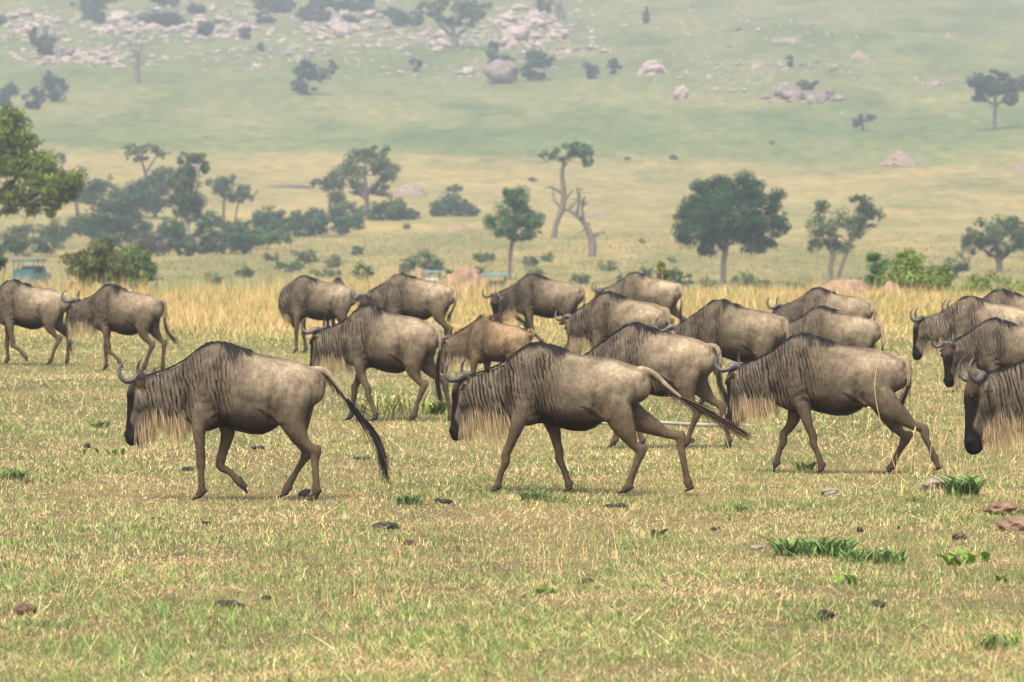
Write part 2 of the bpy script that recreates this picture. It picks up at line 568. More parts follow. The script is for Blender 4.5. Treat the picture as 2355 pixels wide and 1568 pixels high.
def leg_rings(j, side, front):
    (ex, ez), (kx, kz), (fx, fz), (hx, hz) = j
    if front:
        sy, by = .125 * side, .095 * side
        pts = [(.13, sy * .9, .98), (.13 * .5 + ex * .5, sy, .82), (ex, sy, ez), (ex * .45 + kx * .55, sy * .97, ez * .45 + kz * .55),
               (kx, by * 1.08, kz + .035), (kx, by * 1.05, kz - .035), (kx * .5 + fx * .5, by, kz * .5 + fz * .5), (fx * .88 + kx * .12, by, fz * .88 + kz * .12), (fx, by, fz),
               (fx * .45 + hx * .55, by, fz * .45 + hz * .55 + .008), (hx * .8 + fx * .2, by, hz + .028)]
        rx = [.11, .100, .067, .044, .042, .038, .0275, .031, .038, .031, .034]
        ry = [.05, .06, .058, .042, .040, .037, .027, .030, .033, .030, .033]
    else:
        sy, by = .125 * side, .10 * side
        pts = [(-.62, sy * .9, 1.03), (-.60, sy * 1.05, .88), (ex * .6 + -.62 * .4, sy * 1.05, ez * .6 + .80 * .4), (ex * .72 + kx * .28, sy, ez * .72 + kz * .28), (ex * .35 + kx * .65, sy * .92, ez * .35 + kz * .65),
               (kx, by, kz + .03), (kx * .88 + fx * .12, by, kz * .88 + fz * .12 - .01), (kx * .5 + fx * .5, by, kz * .5 + fz * .5), (fx * .88 + kx * .12, by, fz * .88 + kz * .12), (fx, by, fz),
               (fx * .45 + hx * .55, by, fz * .45 + hz * .55 + .008), (hx * .8 + fx * .2, by, hz + .028)]
        rx = [.16, .165, .125, .083, .047, .048, .039, .0285, .032, .038, .031, .033]
        ry = [.06, .08, .075, .060, .038, .034, .031, .027, .030, .033, .029, .032]
    rg = [chain_rings(pts, np.array(rx) + .002, np.array(ry) + .002, 5)]
    # shoulder, elbow, hock, dew claws
    if front:
        rg.append(ellipsoid((ex * .4 + .03, sy * .95, ez + .13), (.06, .05, .11)))
    else:
        v = np.array([kx - fx, kz - fz]); v /= np.linalg.norm(v)
        rg.append(chain_rings([(kx - .01, by, kz - .05), (kx - .032 + v[0] * .02, by, kz + .01), (kx - .038 + v[0] * .06, by, kz + .01 + v[1] * .055), (kx * .8 + ex * .2 - .045, by, kz * .8 + ez * .2 + .03)],
                              [.022, .028, .024, .014], [.018, .02, .017, .010], 4))
    d = np.array([fx - kx, fz - kz]); d /= np.linalg.norm(d); bk = np.array([d[1], -d[0]]);
    if bk[0] > 0: bk = -bk
    rg.append(ellipsoid((fx + bk[0] * .03, by, fz + bk[1] * .03), (.022, .024, .02)))
    return rg


def hoof_mesh(j, side, front, parent):
    (kx, kz), (fx, fz), (hx, hz) = j[1:]
    by = (.095 if front else .10) * side
    V, F = [], []
    ax = np.array([hx - fx, 0, hz - fz]); ax[2] = min(ax[2], -.02)
    # toe direction: along the ground for a planted foot, along the pastern for a lifted one
    if hz > .04:
        u = ax / np.linalg.norm(ax)
    else:
        u = np.array([.97, 0, -.24])
    up = np.cross(u, [0, 1, 0]); up = up if up[2] > 0 else -up
    c0 = np.array([hx * .72 + fx * .28, by, hz * .75 + fz * .25 + .014])
    for s in (-1, 1):
        o = len(V)
        cc = c0 + np.array([0, s * .019, 0])
        secs = [(-.035, .030, .016, .006), (.0, .034, .018, .0), (.035, .022, .014, -.008), (.062, .008, .006, -.012)]
        for t, hh, ww, dz in secs:
            for a in range(8):
                an = a * math.pi / 4
                q = cc + u * t + up * (hh * math.sin(an) * .5 - .006 + dz) + np.array([0, ww * math.cos(an), 0])
                q[2] = max(q[2], .001 if hz <= .04 else -9)
                V.append(q)
        for i in range(3):
            for a in range(8):
                b_ = (a + 1) % 8
                F.append((o + i * 8 + a, o + i * 8 + b_, o + i * 8 + 8 + b_, o + i * 8 + 8 + a))
        F.append(tuple(o + a for a in range(7, -1, -1))); F.append(tuple(o + 24 + a for a in range(8)))
    me = bpy.data.meshes.new('hoof'); me.from_pydata([tuple(v) for v in V], [], F); me.update()
    for p in me.polygons: p.use_smooth = True
    me.materials.append(M['hoof'])
    return link(bpy.data.objects.new('hoof', me), parent)


def rings_obj(name, ringsets, mat, parent, post=None, attrs=False, smooth=True):
    Vs, Ls, Ts = [], [], []
    o = 0
    for rg in ringsets:
        V, F, T = rings_mesh(rg)
        if post is not None: V = post(V)
        Vs.append(V)
        for f in F: Ls.extend(a + o for a in f)
        Ts += [4] * len(F)
        for f in T: Ls.extend(a + o for a in f)
        Ts += [3] * len(T)
        o += len(V)
    return mesh_np(name, np.vstack(Vs), None, mat, parent, loops=Ls, totals=Ts, smooth=smooth)


def wildebeest(label, px, feet_py, scale=1.0, yaw=8, pose='walk', head=(15, 0, 0), tail='hang', sx=1.0, voxel=.013, tint=1.0, S=None, dens=1.0, d=None, seed=1,
               ears=None, mane=1.0, beard=1.0, group='wildebeests of the walking herd'):
    """px = picture column of the hump, feet_py = row of the ground under it; head = (yaw away, neck pitch, head pitch) degrees"""
    S = dict(S or {})
    rs = np.random.default_rng(seed)
    if d is None: d = FPX * CAM_H / (feet_py - HORIZON)
    hx_ = .05 * scale * math.cos(R(yaw))
    X = (px - 512) / FPX * d
    gz = h1(X, d)
    root = empty('wildebeest', (X + hx_, d, gz), R(180 - yaw), scale)
    tag(root, label, 'wildebeest', group)
    tor = np.array(TORSO, float)
    tor[:, 0] = np.where(tor[:, 0] < .05, .05 + (tor[:, 0] - .05) * sx, tor[:, 0])
    if S.get('hump'):
        k = np.exp(-((tor[:, 0] - .06) / .2) ** 2); tor[:, 1] += k * S['hump']
    if S.get('thin'):
        k = np.exp(-((tor[:, 0] + .25) / .3) ** 2); tor[:, 2] += k * S['thin']
    S['torso'] = tor
    fx_ = lambda a: .05 + (a - .05) * sx if a < .05 else a
    hy, npch, hpch = R(head[0]), R(head[1]), R(head[2])
    bd = lambda V: bend(V, hy, npch, hpch)
    parts = []                                   # (rings, part id, bend?)
    parts.append((torso_rings(tor), 0, True))
    hp = [(a, 0, b_) for a, b_, c, e in HEAD]
    parts.append((chain_rings(hp, [c for a, b_, c, e in HEAD], [e for a, b_, c, e in HEAD], 5), 1, True))
    # jaw, brow ridges, nostrils, cheeks
    parts.append((chain_rings([(.69, 0, .89), (.74, 0, .80), (.79, 0, .68), (.815, 0, .58), (.825, 0, .515)], [.07, .07, .05, .038, .03], [.075, .072, .05, .042, .04], 4), 1, True))
    for s in (-1, 1):
        parts.append((ellipsoid((.865, s * .062, .955), (.035, .03, .03)), 1, True))
        parts.append((ellipsoid((.900, s * .045, .585), (.035, .028, .045)), 1, True))
        parts.append((ellipsoid((.76, s * .065, .88), (.07, .035, .09)), 1, True))
        parts.append((ellipsoid((.15, s * .135, 1.02), (.095, .065, .24)), 0, True))
        parts.append((ellipsoid((.24, s * .10, .80), (.10, .055, .13)), 0, True))
        parts.append((ellipsoid((fx_(-.62), s * .130, .98), (.17, .075, .20)), 0, False))
        parts.append((ellipsoid((fx_(-.78), s * .075, 1.09), (.07, .045, .08)), 0, False))
    # flank fold and sheath
    for s in (-1, 1):
        parts.append((chain_rings([(fx_(-.50), s * .14, .86), (fx_(-.44), s * .165, .77), (fx_(-.50), s * .135, .69)], [.05, .035, .05], [.03, .022, .03], 4), 0, False))
    if S.get('male', 1):
        parts.append((chain_rings([(fx_(-.38), 0, .66), (fx_(-.33), 0, .618), (fx_(-.30), 0, .592)], [.05, .03, .012], [.03, .02, .01], 4), 0, False))
    # legs
    PZ_ = POSE[pose]
    jm = {}
    for nm, side, front in (('nf', 1, True), ('ff', -1, True), ('nh', 1, False), ('fh', -1, False)):
        j = [(fx_(a) if not front else a, b_) for a, b_ in PZ_[nm]]
        jm[nm] = j
        for i_, rg in enumerate(leg_rings(j, side, front)):
            if not front and sx != 1.0 and i_ == 0:
                w0 = np.linspace(1, 0, len(rg) // 3)
                for q, t in enumerate(w0): rg[q][:, 0] += t * (fx_(-.61) + .61)
            parts.append((rg, 2 if front else 3, False))
    # tail stem
    tb = np.array([fx_(-.80), 0, 1.165])
    TAILS = {
        'stream': [(0, 0, 0), (-.10, .01, -.02), (-.19, .02, -.12), (-.29, .04, -.26), (-.41, .05, -.40), (-.52, .06, -.54), (-.60, .06, -.72), (-.635, .06, -.92)],
        'fly': [(0, 0, 0), (-.12, .01, -.04), (-.24, .02, -.15), (-.38, .04, -.26), (-.52, .05, -.33), (-.68, .05, -.42), (-.84, .05, -.52), (-1.0, .04, -.62)],
        'hang': [(0, 0, 0), (-.075, .02, -.03), (-.11, .05, -.14), (-.115, .07, -.30), (-.10, .09, -.46), (-.10, .10, -.62), (-.12, .10, -.78), (-.15, .10, -.92)],
        'tuck': [(0, 0, 0), (-.07, .03, -.03), (-.10, .07, -.14), (-.09, .10, -.27), (-.05, .12, -.38), (-.01, .13, -.46), (.02, .13, -.53), (.03, .12, -.60)],
        'kick': [(0, 0, 0), (-.10, .02, -.02), (-.15, .05, -.15), (-.15, .08, -.30), (-.18, .10, -.43), (-.25, .12, -.55), (-.34, .12, -.64), (-.44, .12, -.70)],
        'swish': [(0, 0, 0), (-.09, .03, -.03), (-.12, .08, -.16), (-.10, .14, -.32), (-.03, .20, -.46), (.07, .24, -.55), (.17, .26, -.62), (.28, .26, -.66)],
        'hook': [(0, 0, 0), (-.10, .03, -.06), (-.13, .05, -.02), (-.08, .07, .07), (.0, .08, .13), (.07, .08, .18), (.13, .08, .22), (.17, .08, .25)],
    }
    tp = np.array(TAILS[tail]) + tb
    tl = smooth_rows(tp, 6)
    k1 = int(len(tl) * .52)
    parts.append((chain_rings(np.vstack([tb + np.array([.09, 0, -.05]), tp[0], tp[1], tp[2], tp[3]]), [.05, .036, .029, .024, .016], [.05, .032, .026, .022, .016], 5), 4, False))
    # ears
    er = ears or ['side', 'side']
    for s, kind in ((1, er[0]), (-1, er[1])):
        b0 = np.array([.765, s * .075, 1.005])
        if kind == 'up':
            pp = [b0 + (0, 0, .01), b0 + (-.012, s * .04, .045), b0 + (-.035, s * .065, .105), b0 + (-.055, s * .07, .175)]
            rg = chain_rings(pp, [.030, .048, .042, .006], [.022, .018, .014, .006], 4)
        else:
            pp = [b0, b0 + (-.01, s * .05, .0), b0 + (-.02, s * .11, -.01), b0 + (-.025, s * .175, -.035)]
            A = smooth_rows(np.column_stack([np.array(pp), [.026, .042, .038, .006]]), 4)
            rg = []
            for q in A:
                rg.append(q[:3] + np.stack([np.cos(_th) * .012 + 0 * _th, 0 * _th, np.sin(_th) * q[3]], 1) + np.stack([np.sin(_th) * q[3] * -.35, 0 * _th, 0 * _th], 1))
        parts.append((rg, 5, True))
    # --- join, remesh, smooth
    Vs, Ls, Ts, PID, REST = [], [], [], [], []
    o = 0
    for rg, pid, bb in parts:
        V, F, T = rings_mesh(rg)
        REST.append(V.copy()); PID.append(np.full(len(V), pid))
        if bb: V = bd(V)
        Vs.append(V)
        for f in F: Ls.extend(a + o for a in f)
        Ts += [4] * len(F)
        for f in T: Ls.extend(a + o for a in f)
        Ts += [3] * len(T)
        o += len(V)
    tmp = mesh_np('tmp', np.vstack(Vs), None, None, None, loops=Ls, totals=Ts)
    bm = bmesh.new(); bm.from_mesh(tmp.data); bmesh.ops.recalc_face_normals(bm, faces=bm.faces); bm.to_mesh(tmp.data); bm.free()
    md = tmp.modifiers.new('r', 'REMESH'); md.mode = 'VOXEL'; md.voxel_size = voxel; md.use_smooth_shade = True
    ms = tmp.modifiers.new('s', 'SMOOTH'); ms.factor = .5; ms.iterations = max(3, int(round(.048 / voxel)))
    dg = bpy.context.evaluated_depsgraph_get()
    me = bpy.data.meshes.new_from_object(tmp.evaluated_get(dg))
    bpy.data.objects.remove(tmp, do_unlink=True)
    me.name = 'body'
    n = len(me.vertices)
    co = np.zeros(n * 3, np.float32); me.vertices.foreach_get('co', co); co = co.reshape(-1, 3).astype(float)
    SV = np.vstack(Vs); SR = np.vstack(REST); SP = np.concatenate(PID)
    kd = KDTree(len(SV))
    for i, v in enumerate(SV): kd.insert(v, i)
    kd.balance()
    rest = np.zeros((n, 3)); wts = np.zeros((n, 6))
    for i in range(n):
        fnd = kd.find_n(co[i], 4)
        ws = 0
        for (q, idx, dist) in fnd:
            w_ = 1 / (dist + .004) ** 2
            # offset from the source vertex is carried over so the pattern stays smooth
            rest[i] += w_ * (SR[idx] + (co[i] - SV[idx]) * .6); wts[i, SP[idx]] += w_; ws += w_
        rest[i] /= ws; wts[i] /= ws
    me.vertices.foreach_get('co', np.zeros(n * 3, np.float32))
    crest = rest.copy(); crest[:, 0] = np.where(crest[:, 0] < .05, .05 + (crest[:, 0] - .05) / sx, crest[:, 0])
    S2 = dict(S); S2['torso'] = np.array(TORSO)
    if S.get('hump'): S2['torso'] = S2['torso'] + 0
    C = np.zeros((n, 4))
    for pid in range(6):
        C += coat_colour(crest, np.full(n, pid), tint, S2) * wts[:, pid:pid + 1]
    # loose skin folds on neck and shoulder
    nrm = np.zeros(n * 3, np.float32); me.vertices.foreach_get('normal', nrm); nrm = nrm.reshape(-1, 3)
    fold = np.sin(crest[:, 0] * 95 + 4 * np.sin(crest[:, 2] * 5 + seed) + 1.5 * vnoise(crest, 6, seed)) * .5 + .5 * np.sin(crest[:, 0] * 150 + crest[:, 2] * 9)
    am = (wts[:, 0]) * sstep(-.15, .05, crest[:, 0]) * sstep(.74, .55, crest[:, 0]) * sstep(1.36, 1.15, crest[:, 2]) * sstep(.62, .75, crest[:, 2]) * .0045
    co2 = co + nrm * (fold * am)[:, None] + nrm * ((vnoise(crest, 14, seed + 5) * .003 + vnoise(crest, 7, seed + 9) * .005) * (wts[:, 0] + .5 * wts[:, 3]))[:, None]
    C[:, 3] *= (.75 + .5 * (fold < 0))
    X_, Y_, Z_ = crest.T; tw = wts[:, 0] + .6 * wts[:, 3]
    crs = .028 * np.exp(-((X_ + .455 + .10 * (Z_ - .95)) / .035) ** 2) * sstep(1.12, .98, Z_) * sstep(.66, .78, Z_)
    crs += .022 * np.exp(-((X_ - .035 - .06 * (1.0 - Z_)) / .028) ** 2) * sstep(1.22, 1.05, Z_) * sstep(.62, .74, Z_)
    crs += .018 * np.exp(-((X_ - .315 - .16 * (1.15 - Z_)) / .025) ** 2) * sstep(1.26, 1.15, Z_) * sstep(.70, .8, Z_)
    crs += .012 * np.exp(-((X_ + .70 - .25 * (1.05 - Z_)) / .03) ** 2) * sstep(1.1, 1.0, Z_) * sstep(.72, .85, Z_)
    tt = np.clip(((X_ + .515) * .155 + (Z_ - .70) * .13) / (.155 ** 2 + .13 ** 2), 0, 1)
    dl = np.hypot(X_ + .515 - .155 * tt, Z_ - .70 - .13 * tt)
    crs += -.011 * np.exp(-(dl / .020) ** 2) + .009 * np.exp(-((dl - .035) / .018) ** 2) * (Z_ < .70 + .13 * tt) * (X_ > -.56)
    crs -= .010 * np.exp(-(((X_ + .60) / .13) ** 2 + ((Z_ - 1.02) / .13) ** 2))
    crs -= .014 * np.exp(-(((X_ - .16) / .07) ** 2 + ((Z_ - .98) / .16) ** 2))
    co2 = co2 - nrm * (crs * tw * (np.abs(Y_) > .05))[:, None]
    me.vertices.foreach_set('co', co2.astype(np.float32).ravel())
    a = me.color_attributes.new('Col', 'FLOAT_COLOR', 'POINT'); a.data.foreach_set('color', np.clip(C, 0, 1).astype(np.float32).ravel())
    a = me.attributes.new('rest', 'FLOAT_VECTOR', 'POINT'); a.data.foreach_set('vector', (crest + seed * 3.1).astype(np.float32).ravel())
    me.materials.clear(); me.materials.append(M['coat'])
    me.polygons.foreach_set('use_smooth', np.ones(len(me.polygons), bool))
    me.update()
    link(bpy.data.objects.new('body', me), root)
    # --- hooves, horns, eyes
    for nm, side, front in (('nf', 1, True), ('ff', -1, True), ('nh', 1, False), ('fh', -1, False)):
        hoof_mesh(jm[nm], side, front, root)
    hs = S.get('horn', 1.0) * .95
    for s in (-1, 1):
        pts = np.array([(.765, .015, 1.080), (.782, .072, 1.100), (.818, .135, 1.070), (.868, .186, 1.062), (.912, .208, 1.118), (.908, .200, 1.200), (.852, .168, 1.270)])
        pts = pts[0] + (pts - pts[0]) * hs; pts[:, 1] *= s
        rr = np.array([.044, .037, .028, .024, .019, .012, .002]) * (.5 + .5 * hs)
        rg = chain_rings(pts, rr, rr, 6)
        # growth rings near the base
        ho = rings_obj('horn', [rg], M['horn'], root, post=bd)
        e = ellipsoid((.872, s * .082, .935), (.020, .014, .020))
        rings_obj('eye', [e], M['eye'], root, post=bd)
    # --- mane: strands rooted on the crest, laid down over the near and far side
    nm_ = int(900 * dens * mane)
    if nm_:
        xr = np.concatenate([rs.uniform(-.18, .26, int(nm_ * .6)), rs.uniform(.22, .74, nm_ - int(nm_ * .6))])
        # clumps leave gaps on the hump
        keep = (np.sin(xr * 34 + seed * 2.) + .6 * np.sin(xr * 71 + seed) > -.1 - 1.6 * (xr > .22)) | (rs.random(len(xr)) < .1)
        xr = xr[keep]; nn = len(xr)
        side = np.where(rs.random(nn) < .66, 1, -1)
        L = np.where(xr < .24, rs.uniform(.07, .23, nn), rs.uniform(.03, .075, nn) * S.get('neckmane', 1)) * S.get('manelen', 1)
        L *= .55 + .9 * np.clip(np.exp(-((xr + .02) / .13) ** 2) + .45 * np.exp(-((xr - .45) / .2) ** 2), 0, 1)
        ht, zb, hw, tn = torso_at(xr, tor)
        sg = 7
        P = np.zeros((nn, sg, 3))
        drift = rs.normal(-.02, .03, nn) - .05 * (xr < .1)
        upr = S.get('brush', 0.0)
        for i in range(sg):
            t = i / (sg - 1)
            q = t * L
            xx = xr + drift * t ** 1.2 + .006 * np.sin(t * 5 + xr * 90)
            ht_, zb_, hw_, tn_ = torso_at(xx, tor)
            hh = (ht_ - zb_) / 2
            phi = np.clip(q / np.maximum(hh * .8, .1), 0, 1.3)
            yy = hw_ * np.sin(phi) ** .85 * (1 - tn_ * np.clip(np.cos(phi), 0, 1) ** 1.3)
            zz = (ht_ + zb_) / 2 + hh * np.cos(phi) ** .92
            off = .006 + .014 * np.sin(np.pi * min(t * 1.3, 1)) * rs.random(nn)
            # short erect hairs on the neck
            er_ = np.where(xr > .24, .22 + .7 * upr, upr) * rs.random(nn) ** .6
            yy2 = yy * (1 - er_) + er_ * .25 * q
            zz2 = (zz + off) * (1 - er_) + er_ * (ht_ + q * .8 - 2.2 * q * q)
            P[:, i] = np.stack([xx - er_ * q * .35, side * (yy2 + off * .6), zz2], 1)
        P = bd(P.reshape(-1, 3)).reshape(P.shape)
        dk = rs.uniform(.6, 1.6, (nn, 1)) * (np.array([[.10, .06, .035]]) if S.get('calf') else np.array([[.009, .0085, .0095]]))
        tipc = dk * 1.6 if not S.get('calf') else dk * .4
        fl = np.broadcast_to(np.array([0, 1.0, .6]) * 1.0, (nn, 1, 3)) * side[:, None, None]
        ribbons('mane', P, rs.uniform(.004, .008, nn), dk, tipc, root, M['hair'], rs, flat=fl)
    # --- beard
    nb = int(1300 * dens * beard)
    if nb:
        t = rs.random(nb)
        xr = .815 - t * .46
        up_ = rs.random(nb) ** 2.6
        zr = np.interp(t, [0, .12, .3, .6, .85, 1], [.56, .66, .73, .745, .735, .72]) + rs.normal(0, .01, nb) + up_ * .11
        yr = rs.normal(0, .03, nb) + np.where(rs.random(nb) < .7, 1, -1) * up_ * .085
        roots = bd(np.stack([xr, yr, zr], 1))
        dirs = np.stack([rs.normal(-.10, .13, nb) - .22 * t + .14 * np.sin(t * 43 + seed), rs.normal(0, .12, nb), np.full(nb, -1.)], 1)
        clump = .5 + .5 * np.sin(t * 37 + seed) * np.sin(t * 17 + 1)
        L = (rs.uniform(.12, .20, nb) + .08 * clump * rs.random(nb)) * (1.0 + .25 * np.sin(t * 9 + seed) + .2 * np.sin(t * 23 + seed * 2)) * S.get('beardlen', 1) + np.clip(.12 - t, 0, 1) * -.9
        L = np.clip(L + up_ * .05 - .03 * rs.random(nb), .03, 1)
        P = strands(roots, dirs, L, 0, 5, .18, 0, 0, .05, rs)
        a_ = rs.random((nb, 1)); dkm = (rs.random((nb, 1)) < .12 + .2 * clump[:, None])
        c0 = np.where(dkm, np.array([[.05, .036, .026]]), np.array([[.19, .155, .11]])) * (.6 + .7 * a_)
        c1 = np.where(dkm & (a_ < .3), np.array([[.18, .11, .06]]), np.array([[.72, .54, .31]])) * (.65 + .6 * a_)
        ribbons('beard', P, rs.uniform(.0028, .0055, nb), c0, c1, root, M['hair'], rs)
    # --- tail hair along the outer two thirds of the tail line
    nt_ = int(460 * dens)
    t = rs.random(nt_) * .70 + .06
    idx = t * (len(tl) - 1)
    i0 = idx.astype(int); f = (idx - i0)[:, None]
    i1 = np.minimum(i0 + 1, len(tl) - 1)
    roots = tl[i0] * (1 - f) + tl[i1] * f
    sgs = 8
    P = np.zeros((nt_, sgs, 3)); offv = rs.normal(0, 1, (nt_, 3)) * np.array([.5, .5, .7]) * np.where(rs.random((nt_, 1)) < .12, 2.6, .8)
    Lt = np.where(t < .3, rs.uniform(.06, .16, nt_), rs.uniform(.2, .55, nt_))
    for i in range(sgs):
        q = np.clip(t + Lt * i / (sgs - 1), 0, 1.12)
        ii = np.clip(q, 0, 1) * (len(tl) - 1); a0 = np.minimum(ii.astype(int), len(tl) - 2); ff = (ii - a0)[:, None]
        base = tl[a0] * (1 - ff) + tl[a0 + 1] * ff
        ext = np.clip(q - 1, 0, 1)[:, None] * (tl[-1] - tl[-3]) * 8
        spr = (.012 + .05 * (i / (sgs - 1)) ** 1.5 * (.4 + q * .9))[:, None]
        P[:, i] = base + ext * .5 + (offv + np.array([.2, 0, -.9]) * np.clip(.5 - t, 0, .5)[:, None] * 4) * spr + np.array([0, 0, -1]) * (.015 * (i / sgs) ** 2)
    dk = rs.uniform(.5, 1.7, (nt_, 1)) * np.array([[.009, .008, .0085]])
    if S.get('calf'): dk = dk * np.array([[4, 3, 2]])
    ribbons('tail_tuft', P, rs.uniform(.0028, .006, nt_), dk, np.where(rs.random((nt_, 1)) < S.get('tantip', .08), np.array([[.22, .13, .07]]), dk * 1.5), root, M['hair'], rs)
    return root

# ------------------------------------------------------------------ ground
def ground_material():
    m, nt, b = nmat('savanna_ground')
    tc = N(nt, 'ShaderNodeTexCoord'); P = tc.outputs['Object']
    sp = N(nt, 'ShaderNodeSeparateXYZ'); nt.links.new(P, sp.inputs[0])
    n1 = noise(nt, P, 1.0, 5, .6, (.012, .006, .02))
    n2 = noise(nt, P, 1.0, 4, .6, (.05, .014, .05))
    n3 = noise(nt, P, 1.0, 4, .65, (.35, .10, .35))
    # distance warped by noise picks the kind of grass growing on that part of the slope
    w1 = N(nt, 'ShaderNodeMath', operation='MULTIPLY_ADD'); nt.links.new(n1, w1.inputs[0]); w1.inputs[1].default_value = 240; nt.links.new(sp.outputs[1], w1.inputs[2])
    w2 = N(nt, 'ShaderNodeMath', operation='MULTIPLY_ADD'); nt.links.new(n2, w2.inputs[0]); w2.inputs[1].default_value = 150; nt.links.new(w1.outputs[0], w2.inputs[2])
    mr = N(nt, 'ShaderNodeMapRange'); mr.inputs[1].default_value = 195; mr.inputs[2].default_value = 2195
    nt.links.new(w2.outputs[0], mr.inputs[0])
    soil = (.21, .155, .09)
    c = ramp(nt, mr.outputs[0], [(.0, soil), (.08, (.21, .225, .085)), (.16, (.24, .235, .09)), (.22, (.29, .26, .11)), (.30, (.32, .275, .12)),
                                  (.40, (.335, .28, .125)), (.475, (.31, .265, .118)), (.492, (.185, .215, .085)), (.53, (.15, .195, .072)), (.57, (.23, .235, .105)), (.62, (.165, .195, .08)), (.75, (.20, .21, .10)), (1., (.175, .195, .095))])
    pat = ramp(nt, n2, [(.32, (.66, .78, .68)), (.5, (1, 1, 1)), (.66, (1.28, 1.15, 1.12))])
    c = mix(nt, 1.0, c, pat, 'MULTIPLY')
    pat = ramp(nt, n3, [(.28, (.62, .70, .60)), (.72, (1.32, 1.26, 1.22))])
    c = mix(nt, 1.0, c, pat, 'MULTIPLY')
    n6 = noise(nt, P, 1.0, 4, .7, (.8, .22, .8))
    c = mix(nt, 1.0, c, ramp(nt, n6, [(.30, (.66, .72, .64)), (.55, (1, 1, 1)), (.72, (1.25, 1.2, 1.18))]), 'MULTIPLY')
    # rusty bare streaks
    n4 = noise(nt, P, 1.0, 3, .6, (.02, .03, .05))
    c = mix(nt, ramp(nt, n4, [(.62, (0, 0, 0)), (.72, (.5, .5, .5))]), c, (.34, .24, .15))
    fine = noise(nt, P, 9.0, 5, .7)
    c = mix(nt, 1.0, c, ramp(nt, fine, [(.3, (.65, .65, .6)), (.7, (1.3, 1.3, 1.25))]), 'MULTIPLY')
    c = mix(nt, 1.0, c, (.70, .675, .66), 'MULTIPLY')
    nt.links.new(c, b.inputs['Base Color'])
    b.inputs['Roughness'].default_value = .95
    bump(nt, b, fine, .6, .03)
    return m


M['ground'] = ground_material()
gy = np.concatenate([np.linspace(-60, 20, 9), np.arange(21, 200, 1.0), np.arange(200, 700, 4.0), np.arange(700, 1600, 8.0), np.arange(1600, 3601, 40.0)])
gx0 = np.concatenate([-np.geomspace(40, 2500, 60)[::-1], np.arange(-39, 39.1, 1.0), np.geomspace(40, 2500, 60)])
GX, GY = np.meshgrid(gx0, gy)
GZ = hgt(GX, GY)
nx_, ny_ = len(gx0), len(gy)
i_ = np.arange(ny_ - 1)[:, None] * nx_ + np.arange(nx_ - 1)[None]
Fg = np.stack([i_, i_ + 1, i_ + nx_ + 1, i_ + nx_], 2).reshape(-1, 4)
tag(mesh_np('ground', np.stack([GX, GY, GZ], 2).reshape(-1, 3), Fg, M['ground'], smooth=True), kind='structure')


# ------------------------------------------------------------------ grass
def field_noise(x, y, f, seed):
    r = np.random.default_rng(seed); o = 0
    for k in range(7):
        a = r.uniform(0, 6.28); ff = f * r.uniform(.5, 2.0)
        o = o + np.sin((x * math.cos(a) + y * math.sin(a)) * ff + r.uniform(0, 6.28))
    return o / 3.0


def fray(px, d):
    return (px - 512) / FPX * d


def blades(name, x, y, h, wd, lean, col, label, rs, yaw=None):
    n = len(x)
    z = hgt(x, y)
    a = rs.uniform(0, 2 * math.pi, n) if yaw is None else yaw
    la = rs.uniform(0, 2 * math.pi, n)
    wx, wy = np.cos(a) * wd / 2, np.sin(a) * wd / 2
    V = np.zeros((n, 3, 3), np.float32)
    V[:, 0] = np.stack([x - wx, y - wy, z - .004], 1)
    V[:, 1] = np.stack([x + wx, y + wy, z - .004], 1)
    V[:, 2] = np.stack([x + np.cos(la) * lean * h, y + np.sin(la) * lean * h, z + h * np.sqrt(np.clip(1 - np.minimum(lean, .98) ** 2, .03, 1))], 1)
    c = np.repeat(col[:, None, :], 3, axis=1).copy()
    c[:, :2] *= .82  # blade feet darker: shade low in the turf put into the colour
    F = np.arange(n * 3).reshape(-1, 3)
    o = mesh_np(name, V.reshape(-1, 3), F, M['grass'], col=c.reshape(-1, 3))
    return tag(o, label, 'grass', kind='stuff')


STRAW = np.array([.74, .57, .31]); STRAW2 = np.array([.58, .405, .195]); GREEN = np.array([.18, .285, .07]); GREEN2 = np.array([.34, .40, .15]); DKG = np.array([.09, .19, .05])
GOLD = np.array([.66, .455, .205])


def pal(n, g, rs, gold=0.0):
    """mixture of straw and green, g = green share per blade"""
    u = rs.random(n)[:, None]; k = rs.random(n)[:, None]; t = rs.random(n)[:, None]
    gr = np.where(t < .5, GREEN, GREEN2); gr = np.where(t > .88, DKG, gr)
    st = np.where(t < .6, STRAW, STRAW2)
    st = st * (1 - gold[:, None]) + GOLD * gold[:, None] if np.ndim(gold) else st
    c = np.where(u < g[:, None], gr, st)
    return c * (.36 + 1.15 * k)


